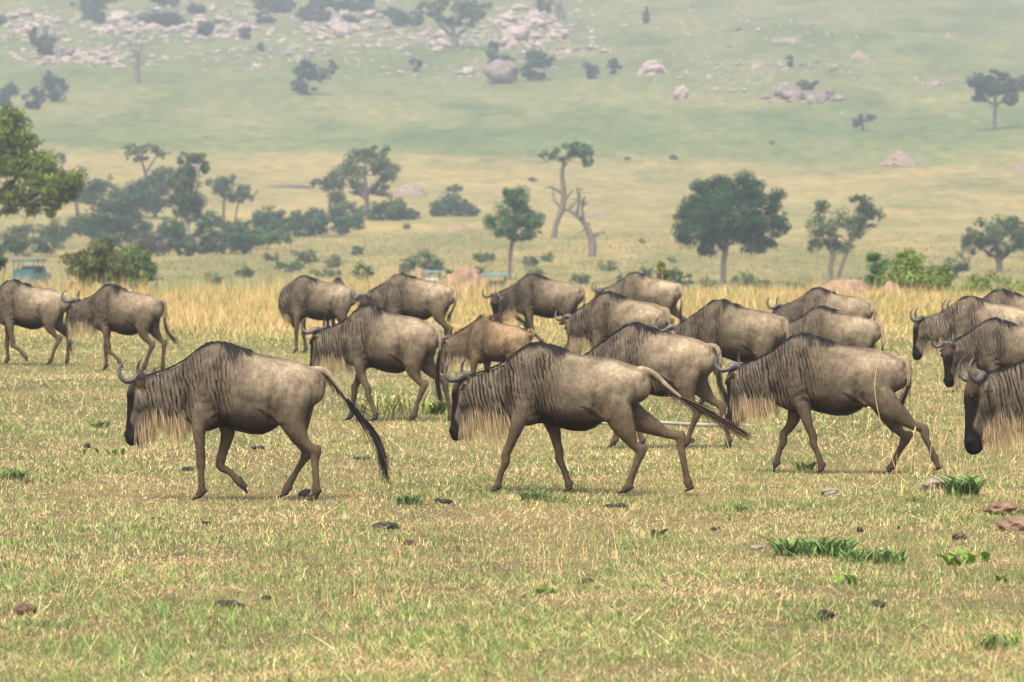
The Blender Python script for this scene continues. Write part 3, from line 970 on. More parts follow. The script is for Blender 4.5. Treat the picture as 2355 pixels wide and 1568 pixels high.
def lawn(n, y0, y1, seed):
    rs = np.random.default_rng(seed)
    py = rs.uniform(y0, y1, n)
    d = FPX * CAM_H / (py - HORIZON)
    x = fray(rs.uniform(-400, 1424, n), d)
    ppm = FPX / d
    f1 = field_noise(x, d, .9, 11); f2 = field_noise(x, d * .7, .28, 12); f3 = field_noise(x, d, 3.2, 13)
    f4 = field_noise(x, d, 13., 16); f5 = field_noise(x, d, 38., 17)
    g = np.clip(.52 + .22 * f4 + .20 * f5 + .17 * f1 + .12 * f2 + .26 * f3 - np.clip((d - 70) / 60, 0, 1) * .38, .04, .95)
    gold = np.clip((d - 85) / 50, 0, 1)
    col = pal(n, g, rs, gold)
    h = rs.gamma(3.0, .0078, n) * np.clip(1 + .35 * f3 + .3 * f1 + .45 * f5 + .35 * f4, .25, 3) + .010
    tall = np.clip((d - 98) / 60, 0, 1)
    lft = np.clip(1 - ((x / d * FPX + 512) - 560) / 250, .35, 1)
    h = h * (1 + 2.0 * tall) + (tall + 1.6 * lft * np.clip((d - 112) / 45, 0, 1)) * rs.gamma(3.0, .047, n) * (.7 + .5 * np.clip(field_noise(x, d, .35, 15), -1, 1.4))
    h = np.clip(h, .010, .95)
    h = np.maximum(h, .9 / ppm)
    wd = np.maximum(rs.uniform(.003, .006, n), .8 / ppm)
    lean = np.clip(rs.normal(.68, .28, n), 0, .97) * (1 - .6 * tall)
    col = col * (1 + .28 * np.clip(f5, -1.3, 1.3) * (d < 100))[:, None]
    # bare trodden places stay thin
    bare = field_noise(x, d, 1.5, 18) + .5 * field_noise(x, d, 5., 19)
    keep = rs.random(n) < np.where(d < 110, 1 - .62 * np.clip((bare - .6) / .4, 0, 1), 1.0)
    k = keep & (d < 171)
    return x[k], d[k], h[k], wd[k], lean[k], col[k], rs


for nm, n_, a_, b_, lab, sd_ in (('short_grass', 980000, 330, 735, 'short grazed green and straw-coloured grass under the herd', 21),
                                 ('tall_grass', 400000, 292, 332, 'tall golden dry grass standing behind the herd', 22)):
    x_, d_, h_, w_, l_, c_, rs_ = lawn(n_, a_, b_, sd_)
    blades(nm, x_, d_, h_, w_, l_, c_, lab, rs_)

rs_ = np.random.default_rng(25)
n_ = 6500
py = rs_.uniform(335, 735, n_); d_ = FPX * CAM_H / (py - HORIZON); x_ = fray(rs_.uniform(-400, 1424, n_), d_)
f_ = field_noise(x_, d_, 2.2, 71) + .7 * field_noise(x_, d_, .6, 72)
k = rs_.random(n_) < np.clip(.15 + .45 * f_, .03, 1)
x_, d_ = x_[k], d_[k]
nb_ = 26; r_ = rs_.uniform(.02, .09, len(x_)); hh_ = rs_.uniform(.02, .075, len(x_)); tn_ = rs_.uniform(.55, 1.15, len(x_)); yel = rs_.random(len(x_)) < .22
x_ = np.repeat(x_, nb_) + rs_.normal(0, 1, len(x_) * nb_) * np.repeat(r_ * 1.5, nb_); d_ = np.repeat(d_, nb_) + rs_.normal(0, 1, len(d_) * nb_) * np.repeat(r_, nb_)
n_ = len(x_); c_ = pal(n_, np.where(np.repeat(yel, nb_), .05, .97), rs_, np.zeros(n_)) * np.repeat(tn_, nb_)[:, None]
blades('green_tufts', x_, d_, np.repeat(hh_, nb_) * rs_.uniform(.5, 1.3, n_), np.maximum(.004, .8 * d_ / FPX), np.clip(rs_.normal(.5, .25, n_), 0, .95), c_, 'small scattered tufts of fresh green grass in the grazed turf', rs_)

# trampled straw lying about, and upright dead stalks in loose patches
rs_ = np.random.default_rng(31)
n_ = 185000
py = rs_.uniform(335, 735, n_); d_ = FPX * CAM_H / (py - HORIZON); x_ = fray(rs_.uniform(-400, 1424, n_), d_)
f_ = field_noise(x_, d_, 1.1, 41) + .6 * field_noise(x_, d_, .3, 42)
k = rs_.random(n_) < np.clip(.35 + .45 * f_, .05, 1)
x_, d_ = x_[k], d_[k]; n_ = len(x_)
L_ = rs_.gamma(2.2, .042, n_); c_ = pal(n_, np.full(n_, .05), rs_, np.zeros(n_)) * 1.25
blades('straw_litter', x_, d_, L_, np.maximum(rs_.uniform(.0025, .0045, n_), .5 * d_ / FPX), np.clip(rs_.normal(.955, .05, n_), .5, .993), c_, 'dry yellow straw stems lying on the grazed grass', rs_)
n_ = 64000
py = rs_.uniform(335, 735, n_); d_ = FPX * CAM_H / (py - HORIZON); px_ = rs_.uniform(-400, 1424, n_); x_ = fray(px_, d_)
f_ = field_noise(x_, d_, .8, 51) + .8 * field_noise(x_, d_, 2.6, 52)
right = np.clip((px_ - 760) / 150, 0, 1) * np.clip(1 - abs(py - 440) / 90, 0, 1)
left = np.clip((260 - px_) / 200, 0, 1) * np.clip(1 - abs(py - 400) / 40, 0, 1)
k = rs_.random(n_) < np.clip(-.30 + .36 * f_ + .62 * right + .45 * left, .006, 1)
x_, d_, right = x_[k], d_[k], right[k]; n_ = len(x_)
L_ = rs_.uniform(.06, .24, n_) * (1 + 1.3 * right * rs_.random(n_)) * np.where(rs_.random(n_) < .12, 1.7, 1.0); c_ = pal(n_, np.full(n_, .05), rs_, np.ones(n_)) * 1.08
blades('dry_stalks', x_, d_, L_, np.maximum(rs_.uniform(.0035, .006, n_), .75 * d_ / FPX), np.clip(rs_.normal(.38, .28, n_), 0, .95), c_, 'upright dead grass stalks scattered over the plain', rs_)

# rough grass of the hollow and the near slope beyond the meadow
rs_ = np.random.default_rng(61)
n_ = 165000
d_ = rs_.uniform(172, 640, n_) ; x_ = fray(rs_.uniform(-400, 1424, n_), d_)
f_ = field_noise(x_, d_, .12, 62)
g_ = np.clip(.45 + .3 * f_ - (d_ - 350) / 900, .05, .9)
L_ = np.clip(rs_.gamma(3, .08, n_) * (1 + .3 * f_), .08, .8) * np.interp(d_, [172, 300, 640], [.95, .8, .5])
c_ = pal(n_, g_, rs_, np.full(n_, .5))
c_ = c_ * .35 + .65 * np.array([.27, .255, .10]) * (1 + .12 * f_[:, None])
blades('rough_grass', x_, d_, L_, 1.3 * d_ / FPX * rs_.uniform(.6, 1.3, n_), np.clip(rs_.normal(.3, .2, n_), 0, .8), c_ * .8, 'pale rough grass covering the slope behind the meadow', rs_)


# ------------------------------------------------------------------ trees and bushes
BARK = simple('bark', (.09, .075, .06), (.20, .17, .14), 3.0, .9, .5, .02, (2, 2, .5))
BARKP = simple('bark_pale', (.20, .175, .15), (.34, .30, .26), 3.0, .9, .5, .02, (2, 2, .5))


def limb_rings(pts, rad):
    A = smooth_rows(np.column_stack([np.array(pts, float), rad]), 4)
    P = A[:, :3]; Tn = np.gradient(P, axis=0); Tn /= np.linalg.norm(Tn, axis=1)[:, None] + 1e-9
    rg = []
    th = np.linspace(0, 2 * math.pi, 8, endpoint=False)
    for p, t, r in zip(P, Tn, A[:, 3]):
        u = np.cross(t, [0, 1, .1]); u /= np.linalg.norm(u) + 1e-9; v = np.cross(t, u)
        rg.append(p + (np.outer(np.cos(th), u) + np.outer(np.sin(th), v)) * max(r, .0018))
    return rg


def leaf_cloud(name, ells, size, dens, col, parent, rs, colvar=.35, droop=0.0, sub=1.0):
    """ells: list of (cx,cy,cz,rx,ry,rz) local metres -> many leaf faces gathered in sub clumps"""
    Cs, Ns, Ks = [], [], []
    for e in ells:
        c = np.array(e[:3]); r = np.array(e[3:])
        ns = int(max(6, 26 * sub))
        u = rs.normal(size=(ns, 3)); u /= np.linalg.norm(u, axis=1)[:, None]
        rad = rs.uniform(.45, .98, (ns, 1))
        sc = c + u * r * rad * .86
        sr = r.min() * rs.uniform(.24, .52, ns)
        tot = dens * math.pi * max(r[0], r[1]) * r[2] * 4.2 / size ** 2
        w_ = sr ** 2; w_ /= w_.sum()
        cnt = rs.poisson(tot * w_)
        idx = np.repeat(np.arange(ns), cnt)
        v = rs.normal(size=(len(idx), 3)); v /= np.linalg.norm(v, axis=1)[:, None]
        rr = rs.random((len(idx), 1)) ** .45
        q = sc[idx] + v * sr[idx][:, None] * rr * np.array([1.15, 1.15, .85])
        q[:, 2] -= droop * rs.random(len(idx)) * r[2]
        tone = rs.uniform(1 - colvar, 1 + colvar, ns)[idx]
        Cs.append(q); Ns.append(v * .8 + ((q - c) / r) * .8 + rs.normal(size=v.shape) * .55 + np.array([0, 0, .25])); Ks.append(tone * rs.uniform(.8, 1.2, len(idx)))
    C = np.vstack(Cs); Nn = np.vstack(Ns); kk = np.concatenate(Ks)
    Nn /= np.linalg.norm(Nn, axis=1)[:, None] + 1e-9
    n = len(C)
    t = np.cross(Nn, rs.normal(size=(n, 3))); t /= np.linalg.norm(t, axis=1)[:, None] + 1e-9
    b_ = np.cross(Nn, t)
    sz = size * rs.uniform(.5, 1.1, n)[:, None]
    V = np.stack([C - t * sz, C + b_ * sz * .62, C + t * sz, C - b_ * sz * .62], 1)
    mixv = rs.random((n, 1))
    cc = (np.array(col[0]) * (1 - mixv) + np.array(col[1]) * mixv) * kk[:, None]
    Vc = np.repeat(cc, 4, axis=0)
    return mesh_np(name, V.reshape(-1, 3), np.arange(n * 4).reshape(-1, 4), M['leaf'], parent, col=Vc)


def tree(name, cat, label, base, clumps, limbs=(), col=((.035, .062, .022), (.065, .10, .035)), d=None, seed=1, pale=False, dens=1.0, group=None, leafpx=1.5, depth=.9, sub=.72, bare_tw=0, colvar=.35, z0=None):
    """clumps and limbs are measured on the enlarged picture (2354 px wide) and rebuilt at real size at the tree's distance"""
    rs = np.random.default_rng(seed)
    bx, by = base[0] * K, base[1] * K
    if d is None: d = ground_at(bx, by).y
    gx = (bx - 512) / FPX * d
    gz = h1(gx, d)
    root = empty(name, (gx, d, gz)); tag(root, label, cat, group)
    mpp = d / FPX
    loc = lambda x, y: ((x - base[0]) * K * mpp, CAM_H - (y * K - HORIZON) * mpp - gz)
    ells = []
    for c in clumps:
        cx, cz = loc(c[0], c[1]); rx, rz = c[2] * K * mpp * 1.13, c[3] * K * mpp * 1.13
        ry = (c[4] * K * mpp) if len(c) > 4 else rx * depth
        off = rs.normal(0, .12) * rx if len(clumps) > 1 else 0
        ells.append((cx, off, cz, rx, ry, rz))
    rgs = []
    for li, lb in enumerate(limbs):
        pts = []; rad = []
        n = len(lb)
        sw = rs.normal(0, .25)
        for i, (x, y, r) in enumerate(lb):
            lx, lz = loc(x, y)
            if li == 0 and i == 0: lz = min(lz, 0) - .15
            pts.append((lx, sw * (i / n) * abs(lz) * .25 * (li > 0), lz)); rad.append(r * K * mpp * (1.0 if clumps else 1.5))
        rgs.append(limb_rings(pts, rad))
        if bare_tw:
            # twigs
            P = np.array(pts)
            for q in range(bare_tw):
                t = rs.uniform(.35, 1); i0 = int(t * (n - 1)); f = t * (n - 1) - i0; i1 = min(i0 + 1, n - 1)
                p = P[i0] * (1 - f) + P[i1] * f
                dr = rs.normal(size=3) * np.array([1, 1, .6]) + np.array([0, 0, .5]); dr /= np.linalg.norm(dr)
                ln = rs.uniform(.3, 1.2) * abs(P[-1][2] - P[0][2]) * .3 + .3
                m_ = p + dr * ln * .5 + rs.normal(size=3) * .06 * ln
                rgs.append(limb_rings([p, m_, m_ + (dr + rs.normal(size=3) * .5) * ln * .5], [rad[i1] * .6 + .02, rad[i1] * .35 + .018, .014]))
    if not limbs and ells:
        # a bush: several stems rising into it
        for q in range(5):
            e = ells[q % len(ells)]
            top = np.array(e[:3]) + rs.normal(size=3) * np.array(e[3:]) * .3
            b0 = np.array([.03 * q - .06, .0, -.15])
            rgs.append(limb_rings([b0, (b0 + top) / 2 + rs.normal(size=3) * .1, top], [.07, .045, .02]))
    elif ells and limbs:
        tip = rgs[0][-1].mean(0)
        for e in ells:
            ec = np.array(e[:3])
            src = min((rg[-1].mean(0) for rg in rgs[:len(limbs)]), key=lambda q: np.linalg.norm(q - ec))
            for q in range(3):
                tp = ec + rs.normal(size=3) * np.array(e[3:]) * .4
                rgs.append(limb_rings([src, (src + tp) / 2 + rs.normal(size=3) * .12 * np.linalg.norm(tp - src), tp], [limbs[0][-1][2] * K * mpp * .6 + .02, .03, .015]))
    if rgs:
        rings_obj('trunk' if limbs else 'stems', rgs, BARKP if pale else BARK, root)
    if ells:
        leaf_cloud('crown' if limbs else 'foliage', ells, max(.05, leafpx * mpp), .75 * dens, col, root, rs, colvar=colvar, sub=sub)
    return root


DK = ((.016, .044, .018), (.038, .084, .028)); MD = ((.034, .082, .024), (.065, .135, .040)); OL = ((.060, .090, .030), (.11, .14, .05)); YG = ((.10, .16, .03), (.19, .25, .055)); GB = ((.034, .066, .024), (.068, .108, .036)); AU = ((.12, .10, .035), (.10, .14, .04)); BL = ((.024, .056, .024), (.050, .095, .038))
TB = 'trees on the slope beyond the meadow'
tree('round_tree', 'tree', 'dark dense round-crowned tree on a single straight trunk, largest on the slope', (1662, 652),
     [(1672, 490, 92, 85), (1600, 520, 62, 52), (1755, 490, 52, 62), (1700, 435, 60, 40), (1630, 440, 48, 34), (1740, 545, 50, 36), (1580, 500, 44, 40), (1640, 568, 40, 26), (1790, 515, 26, 34)],
     [[(1662, 655, 7), (1663, 610, 6), (1668, 570, 6.5), (1672, 520, 4)], [(1668, 575, 4), (1640, 540, 3), (1610, 510, 2)], [(1668, 570, 4), (1710, 530, 3), (1745, 500, 2)]], DK, seed=2, dens=1.5)
tree('puffy_tree', 'tree', 'mid green tree with a bell-shaped crown and thin trunk behind the calf', (1172, 645),
     [(1185, 480, 52, 45), (1150, 515, 36, 34), (1225, 515, 38, 34), (1190, 540, 34, 22), (1180, 455, 36, 22)],
     [[(1172, 648, 5), (1172, 600, 4), (1176, 565, 4.5), (1184, 520, 3)]], MD, seed=3, dens=1.45)
tree('umbrella_tree', 'tree', 'tall slender tree with a flat umbrella crown above a bare forked trunk', (1277, 548),
     [(1300, 350, 36, 20), (1262, 358, 24, 14), (1345, 350, 30, 18), (1330, 338, 30, 12), (1352, 372, 16, 14)],
     [[(1272, 552, 8), (1278, 515, 6), (1292, 480, 7), (1296, 440, 6), (1292, 400, 5), (1298, 365, 3)], [(1293, 485, 4), (1320, 470, 3), (1335, 435, 1.5)], [(1292, 480, 4), (1275, 460, 2), (1270, 430, 1)]], MD, seed=4, pale=False, dens=1.1, bare_tw=4)
tree('dead_tree', 'tree', 'leafless grey tree leaning between the umbrella tree and the round tree', (1360, 590), [],
     [[(1360, 592, 7), (1362, 560, 6), (1355, 535, 5), (1342, 510, 4), (1322, 492, 3), (1300, 478, 2)], [(1358, 545, 4), (1372, 538, 2), (1392, 535, 1)], [(1342, 510, 3), (1338, 480, 2), (1345, 450, 1.2)], [(1325, 492, 3), (1332, 460, 2), (1325, 430, 1)]], seed=5, bare_tw=6)
tree('twin_trunk_tree', 'tree', 'airy tree with two leaning trunks right of the round tree', (1912, 652),
     [(1950, 520, 48, 42), (1990, 470, 40, 26), (1885, 520, 32, 30), (1888, 475, 22, 22), (2010, 500, 28, 22), (1935, 560, 50, 24), (1870, 565, 20, 20), (1965, 455, 18, 12)],
     [[(1910, 655, 7), (1909, 620, 6), (1916, 580, 5), (1925, 540, 3)], [(1922, 655, 5), (1935, 610, 4), (1950, 575, 3.5), (1965, 530, 2)], [(1913, 585, 3), (1895, 550, 2), (1885, 510, 1.5)]], GB, seed=6, dens=.85)
tree('spreading_tree', 'tree', 'broad olive-green tree at the right edge of the slope', (2300, 625),
     [(2270, 535, 56, 34), (2330, 520, 48, 34), (2235, 560, 34, 26), (2370, 550, 50, 40), (2300, 575, 40, 18)],
     [[(2300, 630, 8), (2296, 600, 7), (2290, 565, 5), (2280, 540, 3)], [(2298, 600, 4), (2330, 570, 3), (2350, 540, 2)], [(2294, 595, 4), (2262, 575, 3), (2240, 560, 2)]], GB, seed=7, dens=1.0)
tree('acacia_tree', 'tree', 'wide acacia with an open lumpy crown above the thicket', (840, 500),
     [(845, 375, 60, 34), (800, 395, 40, 30), (890, 395, 42, 28), (855, 350, 44, 20), (770, 420, 32, 22), (875, 440, 30, 20), (735, 418, 20, 12), (820, 435, 26, 16)],
     [[(842, 520, 6), (844, 480, 5.5), (842, 440, 5), (838, 400, 3)], [(843, 450, 4), (868, 420, 3), (885, 395, 2)], [(842, 460, 4), (810, 425, 3), (790, 400, 2)]], ((.045, .08, .03), (.085, .125, .045)), seed=8, dens=.95)
tree('leaning_tree', 'tree', 'grey-green leaning tree at the left foot of the wide acacia', (765, 495), [(765, 440, 30, 24), (780, 460, 26, 20), (748, 425, 22, 12)],
     [[(762, 500, 4), (758, 470, 3.5), (764, 445, 2)]], GB, seed=9, dens=.7)
tree('umbrella_tree', 'tree', 'pale flat-topped tree standing highest in the left thicket', (335, 470), [(305, 345, 34, 14), (345, 340, 34, 15), (372, 352, 22, 12), (320, 365, 36, 10)],
     [[(335, 480, 5), (338, 430, 4), (332, 390, 3), (325, 365, 2)], [(334, 400, 3), (350, 375, 2), (362, 355, 1)]], OL, seed=10, dens=.8)
tree('tall_tree', 'tree', 'tall dark tree with a pale leaning trunk in the left thicket', (437, 578),
     [(418, 410, 46, 34), (455, 368, 28, 18), (435, 450, 44, 40), (405, 470, 34, 30), (470, 385, 20, 14), (445, 490, 26, 22), (430, 365, 30, 16)],
     [[(440, 582, 8), (432, 540, 7), (427, 500, 6), (424, 450, 4)], [(427, 505, 4), (400, 480, 3), (385, 460, 2)], [(430, 480, 4), (450, 430, 3), (455, 385, 2)]], GB, seed=11, pale=True, dens=1.3)
tree('grey_tree', 'tree', 'dull grey-green tree behind the tall dark tree of the left thicket', (355, 500), [(345, 430, 50, 34), (320, 455, 40, 30), (375, 400, 38, 22), (300, 470, 26, 22), (355, 465, 36, 24)],
     [[(355, 510, 5), (358, 480, 4.5), (350, 450, 3)]], GB, seed=12, dens=1.1)
tree('small_tree', 'tree', 'small open-crowned tree right of the left thicket', (515, 512), [(530, 435, 46, 26), (500, 425, 28, 22), (570, 440, 22, 24), (545, 455, 34, 20), (520, 412, 26, 12)],
     [[(515, 515, 4), (514, 480, 3.5), (516, 455, 2.5)], [(540, 510, 2.5), (545, 480, 2), (550, 460, 1.5)]], GB, seed=13, dens=.75)
tree('big_near_tree', 'tree', 'large bright green tree reaching in from the left edge', (-45, 660),
     [(15, 300, 62, 48), (55, 385, 74, 44), (-20, 360, 70, 70), (115, 415, 66, 38), (30, 440, 56, 34), (165, 415, 44, 34), (95, 370, 46, 28), (118, 470, 26, 34), (72, 478, 26, 22), (-60, 300, 70, 60), (-100, 400, 80, 70), (15, 268, 44, 24), (60, 325, 32, 28), (150, 445, 34, 28), (20, 480, 24, 16)],
     [[(-45, 665, 17), (-42, 590, 14), (-30, 520, 12), (-10, 460, 8)], [(-32, 525, 8), (10, 482, 6), (55, 470, 3)], [(-20, 490, 7), (20, 430, 5), (60, 385, 3)]], ((.075, .12, .02), (.15, .20, .035)), d=270, seed=14, dens=1.2, leafpx=1.7, sub=1.3)
tree('thin_tree', 'tree', 'thin grey-trunked tree half hidden behind the large near tree', (178, 500), [(165, 440, 34, 34), (205, 440, 30, 26), (225, 425, 20, 16)], [[(180, 505, 4), (176, 470, 3.5), (172, 440, 2)]], GB, seed=15, dens=.8)
tree('small_dark_tree', 'tree', 'small dark crown showing above the large near tree', (145, 400), [(140, 365, 15, 14)], [[(145, 405, 2), (143, 380, 1.5)]], DK, seed=16, dens=1)

bush = lambda lab, base, cl, col, seed, d=None, name='bush', **kw: tree(name, 'bush', lab, base, cl, (), col, d=d, seed=seed, **kw)
bush('large rounded grey-green bush in the middle of the left thicket', (265, 560), [(265, 500, 62, 44), (230, 525, 44, 34), (310, 520, 44, 36), (265, 470, 40, 18)], BL, 20, dens=1.4)
bush('pale olive bush below the large near tree', (60, 590), [(60, 540, 60, 34), (20, 560, 40, 30), (110, 560, 40, 26)], GB, 21, dens=1.0)
bush('rust and green bush in front of the left thicket, with red-brown top', (215, 640), [(215, 590, 58, 44), (260, 612, 50, 36), (172, 612, 38, 34), (238, 560, 32, 18), (215, 640, 60, 30)], AU, 22, d=215, dens=1.3, leafpx=1.7)
bush('fresh green bush joining the rust-topped bush on its right', (310, 635), [(310, 592, 44, 32), (338, 618, 28, 26), (290, 618, 34, 34), (315, 640, 40, 26)], ((.06, .11, .03), (.10, .15, .04)), 23, d=225, dens=1.3)
bush('dark green bush cut by the left edge beside the safari vehicle', (-5, 640), [(0, 595, 20, 34), (-20, 585, 26, 44)], DK, 24, d=215, dens=1.4)
bush('dark undergrowth around the pale leaning trunk', (430, 590), [(405, 540, 22, 34), (450, 560, 40, 24), (470, 520, 22, 24), (490, 550, 18, 26), (425, 565, 34, 20)], BL, 25, dens=1.3)
bush('wide hazy bush filling the gap between the left thicket and the middle hedge', (520, 585), [(520, 550, 50, 30), (480, 560, 34, 26), (560, 558, 40, 24)], BL, 28, dens=1.2)
bush('dark green bush rising left of the tall dark tree', (300, 500), [(290, 455, 40, 36), (330, 440, 36, 34), (255, 460, 30, 28), (350, 470, 30, 26)], BL, 29, dens=1.2)
bush('pale grey-green bush behind the large near tree', (210, 470), [(215, 435, 34, 28), (240, 425, 26, 22), (190, 450, 26, 20)], GB, 30, dens=1.0)
bush('low green bush under the left end of the middle hedge', (610, 575), [(600, 548, 44, 22), (640, 545, 36, 22), (565, 560, 30, 18)], MD, 31, dens=1.1)
bush('broad green bush under the wide acacia', (760, 545), [(750, 515, 50, 26), (800, 520, 40, 22), (700, 530, 40, 20)], BL, 32, dens=1.1)
for lab, cx, cy, rx, ry, c in [('grey-green bush low behind the rust-topped bush', 130, 530, 36, 26, GB), ('hazy green bush left of the large rounded bush', 185, 515, 34, 28, GB), ('low hazy bush under the large rounded bush', 250, 548, 44, 20, BL),
                              ('low olive bush between the large rounded bush and the pale leaning trunk', 345, 562, 40, 22, OL), ('dark bush filling the left thicket behind the pale trunk', 395, 520, 34, 30, BL), ('small bush right of the pale leaning trunk', 485, 505, 26, 24, BL), ('hazy bush right end of the left thicket', 535, 520, 34, 20, GB)]:
    bush(lab, (cx, cy + ry), [(cx, cy, rx, ry), (cx - rx * .5, cy + ry * .3, rx * .6, ry * .6), (cx + rx * .5, cy + ry * .2, rx * .6, ry * .7)], c, int(cx) + 900, dens=1.0)
bush('purplish-grey bush at the foot of the left thicket', (365, 590), [(365, 560, 36, 26), (335, 550, 30, 20)], ((.07, .07, .055), (.10, .095, .07)), 26, dens=1.0)
for i, (lab, cx, cy, rx, ry, c, dd) in enumerate([
        ('upright green bush with a pointed top, left end of the middle hedge', 610, 500, 34, 34, BL, 520), ('low green bush second from the left in the middle hedge', 570, 530, 44, 24, MD, 500),
        ('wide dark bush in the middle hedge below the small open-crowned tree', 660, 510, 46, 28, BL, 520), ('rounded bush in the middle hedge left of the wide acacia', 720, 505, 34, 24, BL, 530),
        ('grey bush at the foot of the wide acacia', 800, 495, 46, 32, GB, 560), ('broad dull bush right of the acacia trunk', 890, 480, 56, 30, GB, 580), ('low dark bush at the right end of the middle hedge', 940, 492, 28, 14, BL, 580),
        ('dense dark bush standing free right of the wide acacia', 1045, 470, 36, 30, BL, 620), ('low bush right beside the free-standing dark bush', 1082, 485, 22, 15, GB, 625), ('twiggy bush left beside the free-standing dark bush', 1008, 478, 24, 22, GB, 620),
        ('small flat crown on top of the free-standing dark bush', 1045, 432, 22, 9, MD, 622)]):
    bush(lab, (cx, cy + ry * .9), [(cx, cy, rx, ry), (cx - rx * .4, cy + ry * .25, rx * .6, ry * .7), (cx + rx * .4, cy + ry * .2, rx * .6, ry * .7)], c, 40 + i, dens=1.2)
bush('large yellow-green bush behind the grazing animals on the right', (2110, 690), [(2085, 625, 62, 46), (2130, 648, 56, 44), (2168, 635, 34, 34), (2055, 660, 40, 40), (2095, 590, 32, 20), (2150, 680, 60, 28), (2090, 685, 50, 28)], YG, 60, d=190, dens=1.2, leafpx=1.6)
bush('darker green bush joining the yellow-green bush on its left', (2020, 680), [(2015, 620, 30, 40), (2005, 660, 30, 34)], MD, 61, d=200, dens=1.3)
bush('scrubby bush with yellow tips at the right edge', (2260, 690), [(2270, 660, 56, 32), (2330, 668, 46, 28), (2225, 672, 36, 26)], YG, 62, d=200, dens=.8)
bush('tall narrow blue-green bush left of the olive tree at the right edge', (2200, 640), [(2200, 605, 28, 26), (2185, 625, 22, 16)], BL, 63, dens=1.1)
bush('small pointed green bush with orange tips above the middle of the herd', (1522, 668), [(1522, 640, 22, 22), (1518, 615, 12, 16)], ((.08, .13, .03), (.16, .15, .04)), 64, d=176, dens=1.3)
bush('low dark bush left of the pointed bush above the herd', (1560, 660), [(1545, 632, 26, 18), (1575, 645, 30, 14)], MD, 65, d=300, dens=1.0)
bush('pale rounded bush on the slope above the reddish mounds', (968, 640), [(968, 600, 44, 28), (935, 612, 24, 18), (1000, 612, 24, 20)], OL, 66, dens=1.0)
bush('small dark bush growing against the large reddish mound', (1042, 650), [(1040, 632, 20, 14)], MD, 67, d=185, dens=1.3)
bush('small green bush above the hump of the leftmost middle animal', (833, 640), [(833, 622, 24, 20)], MD, 68, d=290, dens=1.0)
k_ = 0
rs_ = np.random.default_rng(77)
for (x, y, rx, ry) in [(700, 590, 30, 18), (660, 610, 40, 16), (760, 600, 26, 16), (620, 590, 22, 12), (820, 575, 18, 12), (745, 625, 40, 14), (560, 625, 26, 14), (1110, 590, 30, 14), (1230, 630, 26, 18), (1215, 600, 22, 14),
                       (1255, 590, 18, 12), (1395, 610, 24, 14), (1440, 640, 30, 18), (1710, 642, 34, 18), (1755, 655, 26, 12), (1330, 640, 26, 14), (1965, 645, 20, 12), (490, 640, 24, 16), (1100, 625, 22, 12), (1480, 625, 22, 12), (1620, 650, 22, 12), (1820, 655, 24, 12)]:
    bush('low half-faded green bush in the hollow behind the meadow', (x, y + ry), [(x, y, rx, ry), (x + rx * .5, y + ry * .2, rx * .6, ry * .7)], [GB, MD, OL][k_ % 3], 80 + k_, dens=.7, group='low bushes in the hollow behind the meadow', name='low_bush')
    k_ += 1
# dots of scrub on the open slope
for (x, y, rx, ry, lab) in [(1548, 362, 16, 6, 'flat green shrub alone on the yellow slope above the round tree'), (1443, 365, 10, 4, 'tiny flat green shrub left of the flat green shrub on the yellow slope'), (1775, 328, 9, 5, 'small grey shrub high on the yellow slope'),
                            (1225, 412, 12, 6, 'small grey shrub left of the umbrella tree crown'), (935, 520, 14, 7, 'small shrub beside the low brown mound'), (1545, 597, 14, 8, 'small dark shrub left of the round tree foot'), (1475, 555, 10, 6, 'small dark shrub between the dead tree and the round tree')]:
    bush(lab, (x, y + ry), [(x, y, rx, ry)], MD, int(x), dens=1.0, name='shrub')

# ------------------------------------------------------------------ far hillside: trees, scrub, rocks
FB = ((.022, .045, .028), (.040, .068, .036))
tree('acacia_tree', 'tree', 'large umbrella acacia at the top of the hill among the rocks', (1048, 112), [(1040, 35, 70, 22), (985, 20, 40, 20), (1095, 25, 46, 22), (1040, 5, 60, 22), (1060, 50, 50, 14)],
     [[(1048, 114, 9), (1046, 90, 7), (1042, 72, 5), (1035, 55, 3)], [(1046, 88, 5), (1015, 62, 3), (1000, 45, 2)], [(1046, 88, 5), (1075, 62, 3), (1095, 45, 2)]], ((.05, .08, .035), (.085, .115, .045)), seed=100, dens=1.0)
tree('acacia_tree', 'tree', 'dark broad acacia standing on the far hill at the right', (2286, 300), [(2280, 200, 60, 26), (2250, 190, 34, 22), (2320, 205, 34, 26), (2280, 175, 44, 14), (2250, 225, 20, 14), (2320, 232, 22, 14)],
     [[(2286, 303, 5), (2286, 270, 4.5), (2288, 240, 4), (2285, 215, 3)], [(2287, 245, 3), (2262, 225, 2), (2250, 205, 1)], [(2287, 245, 3), (2310, 225, 2), (2325, 205, 1)]], FB, seed=101, dens=1.2)
tree('dead_tree', 'tree', 'bare forked tree alone on the far hill at the left', (317, 190), [], [[(317, 192, 5), (316, 165, 4), (315, 140, 3.5), (312, 122, 2.5), (298, 108, 1)], [(316, 140, 3), (322, 120, 2), (330, 98, 1)], [(315, 130, 2), (316, 112, 1.5), (312, 98, .8)]], seed=102, bare_tw=3)
tree('flat_acacia', 'tree', 'small windswept flat acacia at the foot of the far hill', (1985, 300), [(1985, 272, 30, 9), (1970, 285, 18, 8), (2000, 268, 18, 6)], [[(1990, 303, 3), (1982, 292, 2.5), (1984, 278, 2)]], FB, seed=103, dens=1.2)
